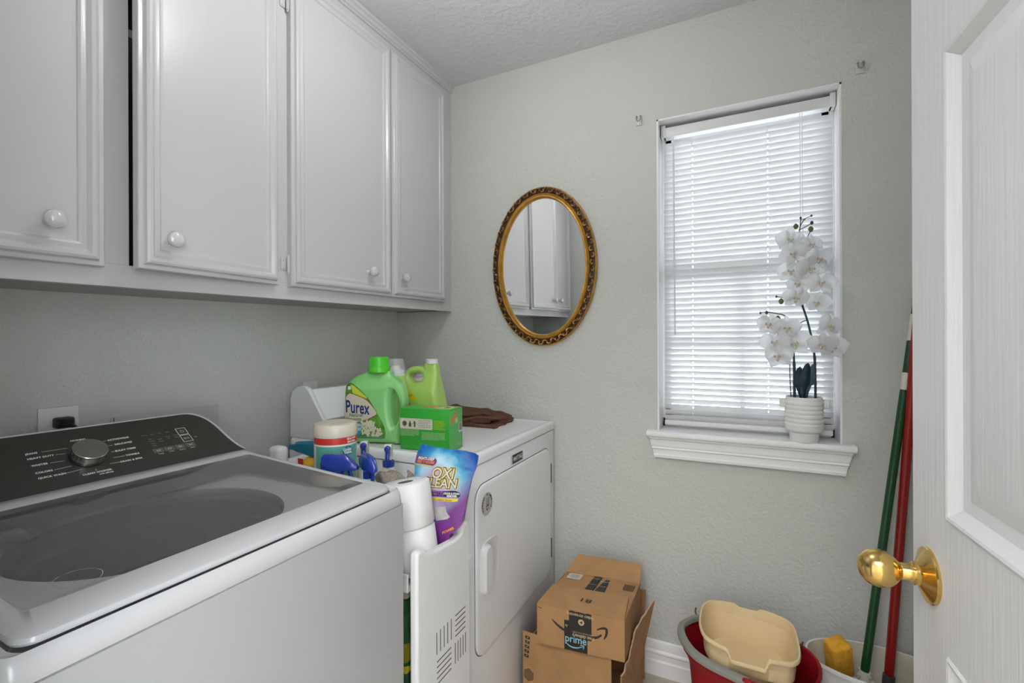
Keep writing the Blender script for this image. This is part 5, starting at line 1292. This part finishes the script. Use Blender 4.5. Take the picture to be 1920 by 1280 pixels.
hp_ = spline([(-.118, 1.650, .352), (-.150, 1.618, .350), (-.169, 1.575, .348), (-.160, 1.520, .347), (-.128, 1.462, .347), (-.085, 1.430, .346), (-.030, 1.410, .345), (.020, 1.396, .344)], 8)
bm = nb(); rings = []
for i, p in enumerate(hp_):
    d = (hp_[min(i + 1, len(hp_) - 1)] - hp_[max(i - 1, 0)]).normalized(); n2 = Vector((d.y, -d.x, 0)).normalized()
    rings.append([p + n2 * a * .0125 + Vector((0, 0, b)) for a, b in ((-1, -.010), (-1, .001), (-.8, .004), (.2, .003), (.75, -.003), (.8, -.012), (.5, -.014), (-.7, -.012))])
hnd = obj('handle', loft(bm, rings), grey_h, rb, smooth=40, label='grey carrying handle')
bm = nb(); tube(bm, spline([(.010, 1.396, .345), (.016, 1.388, .350), (.028, 1.385, .348), (.032, 1.390, .335), (.030, 1.398, .322)], 5), .0060, 10)
obj('handle_clip', bm, red_m, rb)
wire_m = mat('wire_steel', (.55, .55, .55), .25, metal=1)
for a, b in (((-.128, 1.650, .345), (-.131, 1.655, .372)), ((.166, 1.612, .335), (.168, 1.612, .366))):
    obj('handle_wire', tube(nb(), [a, ((a[0] + b[0]) / 2 - .004, (a[1] + b[1]) / 2, (a[2] + b[2]) / 2), b], .0028, 8), wire_m, rb)
# beige tray tilted in the bucket's mouth
tan_m = mat('beige_plastic', (.74, .57, .33), .5, spec=.3)
tcx, tcy, tz = .020, 1.551, .400
tr_ = thing('plastic_dishpan', 'beige plastic tray with notched sides resting in the red bucket', 'tray', (tcx, tcy, .285))
def tro(k, z, dip=0):
    pts = [(-.133, .025), (-.128, .078), (-.108, .115), (-.080, .127), (-.040, .131), (.046, .127), (.085, .115), (.112, .098), (.128, .060), (.131, -.020), (.126, -.085), (.108, -.116), (.080, -.123), (.050, -.128), (-.050, -.124), (-.090, -.110), (-.115, -.088), (-.130, -.040)]
    L_ = smooth_loop([(x, y, 0) for x, y in pts], 9); out = []
    for p in L_:
        zz = z
        if dip: 
            # cut-down pouring notches front and back
            if p.y < -.09 and -.052 < p.x < .052: zz -= 1.5 * dip * min(1, (min(p.x + .052, .052 - p.x)) / .010)
            if p.y > .10 and -.035 < p.x < .040: zz -= dip * .45 * min(1, (min(p.x + .035, .040 - p.x)) / .012)
        out.append(Vector((tcx + p.x * k, tcy + p.y * k, zz)))
    return out
rings = [tro(.72, .288), tro(.76, .290), tro(.86, .340), tro(.905, .352), tro(.955, .388, .016), tro(.972, .392, .020), tro(1.0, .391, .020), tro(1.008, .397, .020), tro(.995, .4015, .020), tro(.965, .4015, .020), tro(.945, .395, .018), tro(.905, .334), tro(.85, .327), tro(.80, .298), tro(.72, .296)]
obj('tray_body', loft(nb(), rings, True, True, True), tan_m, tr_, smooth=40)

# white ribbed tub
bc = (.370, 1.700)
wbt = thing('waste_tub', 'oval white ribbed plastic tub holding mop poles in the right corner', 'tub', (bc[0], bc[1], 0))
ivory = mat('ivory_plastic', (.70, .66, .55), .5, var=.08, vscale=20)
bo = lambda k, z, rib=0: [v + Vector((v.x - bc[0], v.y - bc[1], 0)).normalized() * (rib if i % 2 else 0) for i, v in enumerate(oval(bc[0], bc[1], .188 * k, .106 * k, z, n=160, p=2.15))]
rings = [bo(.76, .003), bo(.78, .010, .0012), bo(.94, .265, .0015), bo(.97, .285), bo(.995, .290), bo(1.0, .298), bo(.99, .3025), bo(.965, .300)]
obj('tub_body', loft(nb(), rings, True, True, False), plast_m, wbt, smooth=25)
obj('tub_lining', loft(nb(), [bo(.966, .3002), bo(.95, .28), bo(.92, .24), bo(.76, .016)], True, False, True), ivory, wbt, smooth=40)
sp_m = mat('yellow_sponge', (.72, .36, .03), .95, bump=1.0, scale=110, var=.15, vscale=60)
M_ = Matrix.Translation((.268, 1.697, .303)) @ Matrix.Rotation(R(28), 4, 'Z') @ Matrix.Rotation(R(-14), 4, 'Y') @ Matrix.Rotation(R(12), 4, 'X')
bm = box(nb(), -.030, .030, -.026, .026, -.062, .050, bev=.009, seg=3, M=M_)
tagit(obj('sponge', bm, sp_m), 'yellow car wash sponge standing in the white tub', 'sponge')

# poles
def pole(nm, lb, base, top, r, m_, bits):
    b, t = Vector(base), Vector(top); d = (t - b)
    th_ = thing(nm, lb, 'mop', tuple(b), group=None)
    for pn, s0, s1, k, mm in bits:
        obj(pn, tube(nb(), [b + d * s0, b + d * (s0 + (s1 - s0) * .02), b + d * (s1 - (s1 - s0) * .02), b + d * s1], [r * k * .96, r * k, r * k, r * k * .96], 18), mm, th_)
    return th_
gr_m = mat('green_enamel', (.003, .055, .016), .35, coat=.1, bump=.05, scale=50); rd_m = mat('red_enamel', (.27, .005, .004), .35, coat=.1, bump=.05, scale=50)
wt_m = mat('white_band', (.66, .65, .60), .4); gs_m = mat('socket_grey', (.06, .06, .065), .6)
gp = pole('mop', 'green mop pole with white bands leaning in the corner behind the door', (.305, 1.700, .030), (.4885, 1.806, 1.395), .0112, gr_m,
     (('socket', 0, .172, 1.5, wt_m), ('pole', .17, .7885, 1, gr_m), ('white_band', .7885, .826, 1.02, wt_m), ('pole', .826, .897, 1, gr_m), ('white_band', .897, .956, 1.0, wt_m), ('tip', .956, 1.0, .92, black_m)))
random.seed(2)
bm = nb()
for i in range(16):
    a = 2 * math.pi * i / 16 + .2; x, y = .332 + .024 * math.cos(a), 1.690 + .020 * math.sin(a)
    tube(bm, spline([(x, y, .236 + .01 * (i % 3)), (x + .010 * math.cos(a), y + .009 * math.sin(a), .20), (x + .004 * math.cos(a), y + .006 * math.sin(a), .10), (x, y, .03)], 5), .006, 6)
obj('mop_strings', bm, mat('cotton_yarn', (.55, .54, .50), .95, bump=.5, scale=200), gp, kind='stuff')
pole('mop', 'red mop pole with dark grey socket, right of the green pole', (.386, 1.745, .030), (.4800, 1.775, 1.335), .0122, rd_m,
     (('socket', 0, .170, 1.25, gs_m), ('pole', .168, .985, 1, rd_m), ('tip', .985, 1.0, .8, black_m)))

# ================================================================== ORCHID ON THE SILL
ocx, ocy = .1945, 1.822
KS = .984
zs = lambda z: H - (H - z) * KS
orc = thing('potted_orchid', 'artificial white orchid in a ribbed white pot with two lugs on the sill', 'plant', (ocx, ocy, .922))
pot_m = mat('matte_white_ceramic', (.76, .76, .755), .75, bump=.15, scale=150)
pp = [(.038, 0), (.0395, .002), (.0400, .028), (.0400, .030), (.047, .034), (.0505, .038), (.0515, .044)]
for i in range(6):
    z = .049 + i * .0145; pp += [(.0525, z + .003), (.0535, z + .007), (.0520, z + .0115), (.0508, z + .0135)]
pp += [(.0505, .139), (.0505, .1455), (.0485, .148), (.0465, .1460), (.0460, .125)]
POT = obj('pot', lathe(nb(), [(r_ * 1.06, z_) for r_, z_ in pp], (ocx, ocy, .922), 56, cap1=True), pot_m, orc, smooth=45)
for s in (-1, 1):
    Mx = Matrix.Translation((ocx + s * .0615, ocy, .922 + .126))
    obj('lug', box(nb(), -.0095, .0095, -.012, .012, -.015, .012, bev=.004, seg=3, M=Mx), pot_m, orc)
obj('moss', lathe(nb(), [(.0462, .1335), (.03, .137), (.001, .138)], (ocx, ocy, .922), 24), mat('moss_dark', (.03, .05, .05), .95), orc)
stem_m = mat('stem_blue_green', (.018, .050, .060), .55, bump=.4, scale=90); leaf_m = mat('leaf_blue_green', (.020, .055, .085), .38, var=.35, vscale=30); bud_m = mat('bud_olive', (.12, .14, .03), .5)
Yc = ocy
def P2(x, z, dy=0): return (x * KS, Yc + dy, zs(z))
SX = lambda L_: [P2(*q) for q in L_]
obj('stem', tube(nb(), spline(SX([(.231, 1.05, 0), (.231, 1.10, .002), (.230, 1.145), (.229, 1.195), (.222, 1.253, -.004), (.207, 1.326, -.008), (.187, 1.399, -.008), (.179, 1.46), (.181, 1.509, 0), (.188, 1.565, -.004), (.184, 1.600, -.006), (.189, 1.645, -.008), (.2035, 1.668, -.008)]), 6), [.0040] * 20 + [.0032] * 20 + [.0022] * 20 + [.0014] * 13, 8), stem_m, orc)
obj('stem', tube(nb(), spline(SX([(.171, 1.05), (.170, 1.10, -.002), (.170, 1.162), (.166, 1.253, -.006), (.159, 1.315, -.01), (.140, 1.342, -.012), (.120, 1.349, -.012), (.085, 1.356, -.012), (.068, 1.3535, -.012)]), 6), [.0045] * 14 + [.0032] * 14 + [.0018] * 14 + [.0012] * 7, 8), stem_m, orc)
for nm, L_, r in (('support_stick', [(.160, 1.05, -.01), (.1575, 1.10, -.01), (.1560, 1.162, -.01), (.158, 1.20, -.01)], .0016),
                  ('twig', [(.207, 1.326, -.008), (.190, 1.318, -.012), (.178, 1.310, -.014)], .0016), ('twig', [(.187, 1.399, -.008), (.150, 1.402, -.012), (.117, 1.408, -.014)], .0014),
                  ('twig', [(.188, 1.645, -.008), (.189, 1.668, -.01)], .0013), ('twig', [(.184, 1.630, -.008), (.205, 1.640, -.01), (.220, 1.649, -.01)], .0013), ('twig', [(.182, 1.585, -.006), (.205, 1.600, -.01), (.218, 1.626, -.01)], .0014),
                  ('twig', [(.189, 1.664, -.008), (.204, 1.668, -.01), (.220, 1.674, -.01)], .0011)):
    obj(nm, tube(nb(), spline(SX(L_), 5), r, 6), stem_m, orc)
navy_m = mat('bud_navy', (.02, .045, .08), .5)
def bud(x, z, r, m_, el=1.25, dy=-.012, tilt_=0.0):
    Mx = Matrix.Translation((x * KS, Yc + dy, zs(z))) @ Matrix.Rotation(tilt_, 4, 'Y')
    obj('bud', lathe(nb(), [(.001, -el * r), (.6 * r, -.75 * el * r), (r, -.1 * el * r), (.85 * r, .5 * el * r), (.3 * r, .95 * el * r), (.01, el * r)] if False else [(.0003, -el * r), (.6 * r, -.75 * el * r), (r, -.1 * el * r), (.85 * r, .45 * el * r), (.35 * r, .9 * el * r), (.0003, 1.05 * el * r)], n=14, M=Mx), m_, orc, smooth=85)
for x, z, r, m_ in ((.189, 1.670, .0036, navy_m), (.220, 1.674, .0034, navy_m), (.221, 1.650, .0052, navy_m), (.175, 1.643, .0078, bud_m), (.218, 1.629, .0080, bud_m), (.117, 1.408, .0034, navy_m), (.131, 1.391, .0082, bud_m), (.068, 1.353, .0036, navy_m), (.087, 1.354, .0050, navy_m), (.082, 1.330, .0085, bud_m), (.121, 1.333, .0078, bud_m)):
    bud(x, z, r, m_)
def leaf(pts, w, m_):
    C3 = spline([Vector(p) for p in pts], 6); n = len(C3); bm = nb(); rows = []
    for i, p in enumerate(C3):
        t = i / (n - 1); ww = w * (math.sin(math.pi * min(1, .06 + t * .94)) ** .6) * (.35 + .65 * t if t < .5 else 1)
        d = (C3[min(i + 1, n - 1)] - C3[max(i - 1, 0)]).normalized(); sd = d.cross(Vector((0, -1, 0))).normalized()
        rows.append([bm.verts.new(p + sd * ww * k + Vector((0, -.004 * (1 - abs(k)) * 1.0 + .004, 0))) for k in (-1, -.5, 0, .5, 1)])
    for a, b in zip(rows[:-1], rows[1:]):
        for j in range(4): bm.faces.new((a[j], a[j + 1], b[j + 1], b[j]))
    bmesh.ops.solidify(bm, geom=bm.faces[:], thickness=.0012)
    return obj('leaf', bm, m_, orc, smooth=70)
lite = mat('leaf_pale_blue', (.10, .17, .22), .4)
leaf([(.190, Yc - .005, 1.052), (.183, Yc - .008, 1.090), (.178, Yc - .010, 1.130), (.184, Yc - .008, 1.170)], .0150, leaf_m)
leaf([(.192, Yc - .008, 1.052), (.190, Yc - .014, 1.090), (.196, Yc - .018, 1.135), (.206, Yc - .014, 1.183)], .0175, leaf_m)
leaf([(.198, Yc - .004, 1.052), (.204, Yc - .006, 1.095), (.214, Yc - .008, 1.135), (.222, Yc - .004, 1.180)], .0140, lite)
leaf([(.190, Yc - .016, 1.054), (.188, Yc - .020, 1.080), (.185, Yc - .022, 1.105)], .0045, lite)

# blossoms: thing > blossom > petals; prototype meshes shared between copies
pet_m = bpy.data.materials.new('petal_white'); pet_m.use_nodes = True; nt = pet_m.node_tree; b_ = nt.nodes['Principled BSDF']; b_.inputs['Base Color'].default_value = (.76, .765, .77, 1); b_.inputs['Roughness'].default_value = .7
tl = nt.nodes.new('ShaderNodeBsdfTranslucent'); tl.inputs[0].default_value = (.80, .80, .81, 1); mx = nt.nodes.new('ShaderNodeMixShader'); mx.inputs[0].default_value = .55
nt.links.new(b_.outputs[0], mx.inputs[1]); nt.links.new(tl.outputs[0], mx.inputs[2]); nt.links.new(mx.outputs[0], nt.nodes['Material Output'].inputs[0])
def petal_mesh(nm, L_, Wd, cup, ruf):
    bm = nb(); nu, nv = 8, 6; rows = []
    for i in range(nu + 1):
        t = i / nu; ww = Wd * math.sin(math.pi * min(1, (t * .86 + .10))) ** .62
        rows.append([bm.verts.new(Vector((ww * k, L_ * (t * 1.0) * (1 - .10 * k * k), cup * (t - t * t * 1.3) * L_ + ruf * L_ * math.sin(5 * k + 6 * t) * t * abs(k) - .12 * ww * (k * k)))) for k in [2 * j / nv - 1 for j in range(nv + 1)]])
    for a, b in zip(rows[:-1], rows[1:]):
        for j in range(nv): bm.faces.new((a[j], a[j + 1], b[j + 1], b[j]))
    me = bpy.data.meshes.new(nm); bm.to_mesh(me); bm.free(); me.materials.append(pet_m); me.shade_smooth(); return me
big = petal_mesh('petal', .041, .024, .35, .05); sep_ = petal_mesh('petal', .036, .0135, .25, .04)
lipb = nb(); tube(lipb, [(0, 0, 0), (0, -.002, .006), (0, -.006, .011)], [.0030, .0036, .0022], 8)
for s in (-1, 1): tube(lipb, [(s * .002, -.002, .003), (s * .007, -.001, .009), (s * .006, .004, .012)], [.0022, .0032, .0012], 6)
tube(lipb, [(0, -.004, .004), (0, -.010, .010), (0, -.015, .009)], [.0026, .0042, .0014], 8)
lipm = bpy.data.meshes.new('lip'); lipb.to_mesh(lipm); lipb.free(); lipm.materials.append(mat('lip_cream', (.62, .56, .44), .6, var=.4, vscale=500)); lipm.shade_smooth()
FL = [(.158, 1.600), (.216, 1.575), (.166, 1.548), (.236, 1.526), (.158, 1.490), (.214, 1.494), (.182, 1.447), (.241, 1.443), (.172, 1.400), (.233, 1.381), (.094, 1.312), (.146, 1.300), (.266, 1.304), (.168, 1.246), (.240, 1.243), (.110, 1.250), (.270, 1.235), (.120, 1.205)]
random.seed(21)
for i, (x, z) in enumerate(FL):
    dy_ = -.010 - .012 * (i % 3) - .008 * random.random() - (.025 if x > .225 else 0); s = (1.28 if i == 13 else 1.0 + .18 * random.random())
    base = Vector((x * KS, Yc + dy_, zs(z))); dirv = Vector((-.10 + random.uniform(-.45, .45) - (.35 if x < .15 else 0) + (.30 if x > .24 else 0), -1, random.uniform(-.35, .25)))
    if i == 13: dirv = Vector((-.12, -1, .02))
    Mx = axisM(base, dirv) @ Matrix.Rotation(random.uniform(-.3, .3), 4, 'Z') @ Matrix.Scale(s, 4)
    # make local +Y up
    zz = dirv.normalized(); yy = Vector((random.uniform(-.25, .25), 0, 1)); yy = (yy - zz * yy.dot(zz)).normalized(); xx = yy.cross(zz)
    Mr = Matrix((xx, yy, zz)).transposed().to_4x4(); Mx = Matrix.Translation(base) @ Mr @ Matrix.Scale(s, 4)
    Mo = wm(orc)
    fl_o = bpy.data.objects.new('blossom', lipm); COL.objects.link(fl_o); fl_o.parent = orc; fl_o.matrix_local = Mo.inverted() @ Mx
    for me_, a in ((sep_, 0), (big, 78), (big, -78), (sep_, 140), (sep_, -140)):
        po2 = bpy.data.objects.new('petal', me_); COL.objects.link(po2); po2.parent = fl_o
        po2.matrix_local = Matrix.Rotation(R(a + random.uniform(-7, 7)), 4, 'Z') @ Matrix.Rotation(R(random.uniform(-14, 16)), 4, 'X') @ Matrix.Translation((0, .002, -.001 if me_ is sep_ else .0005))
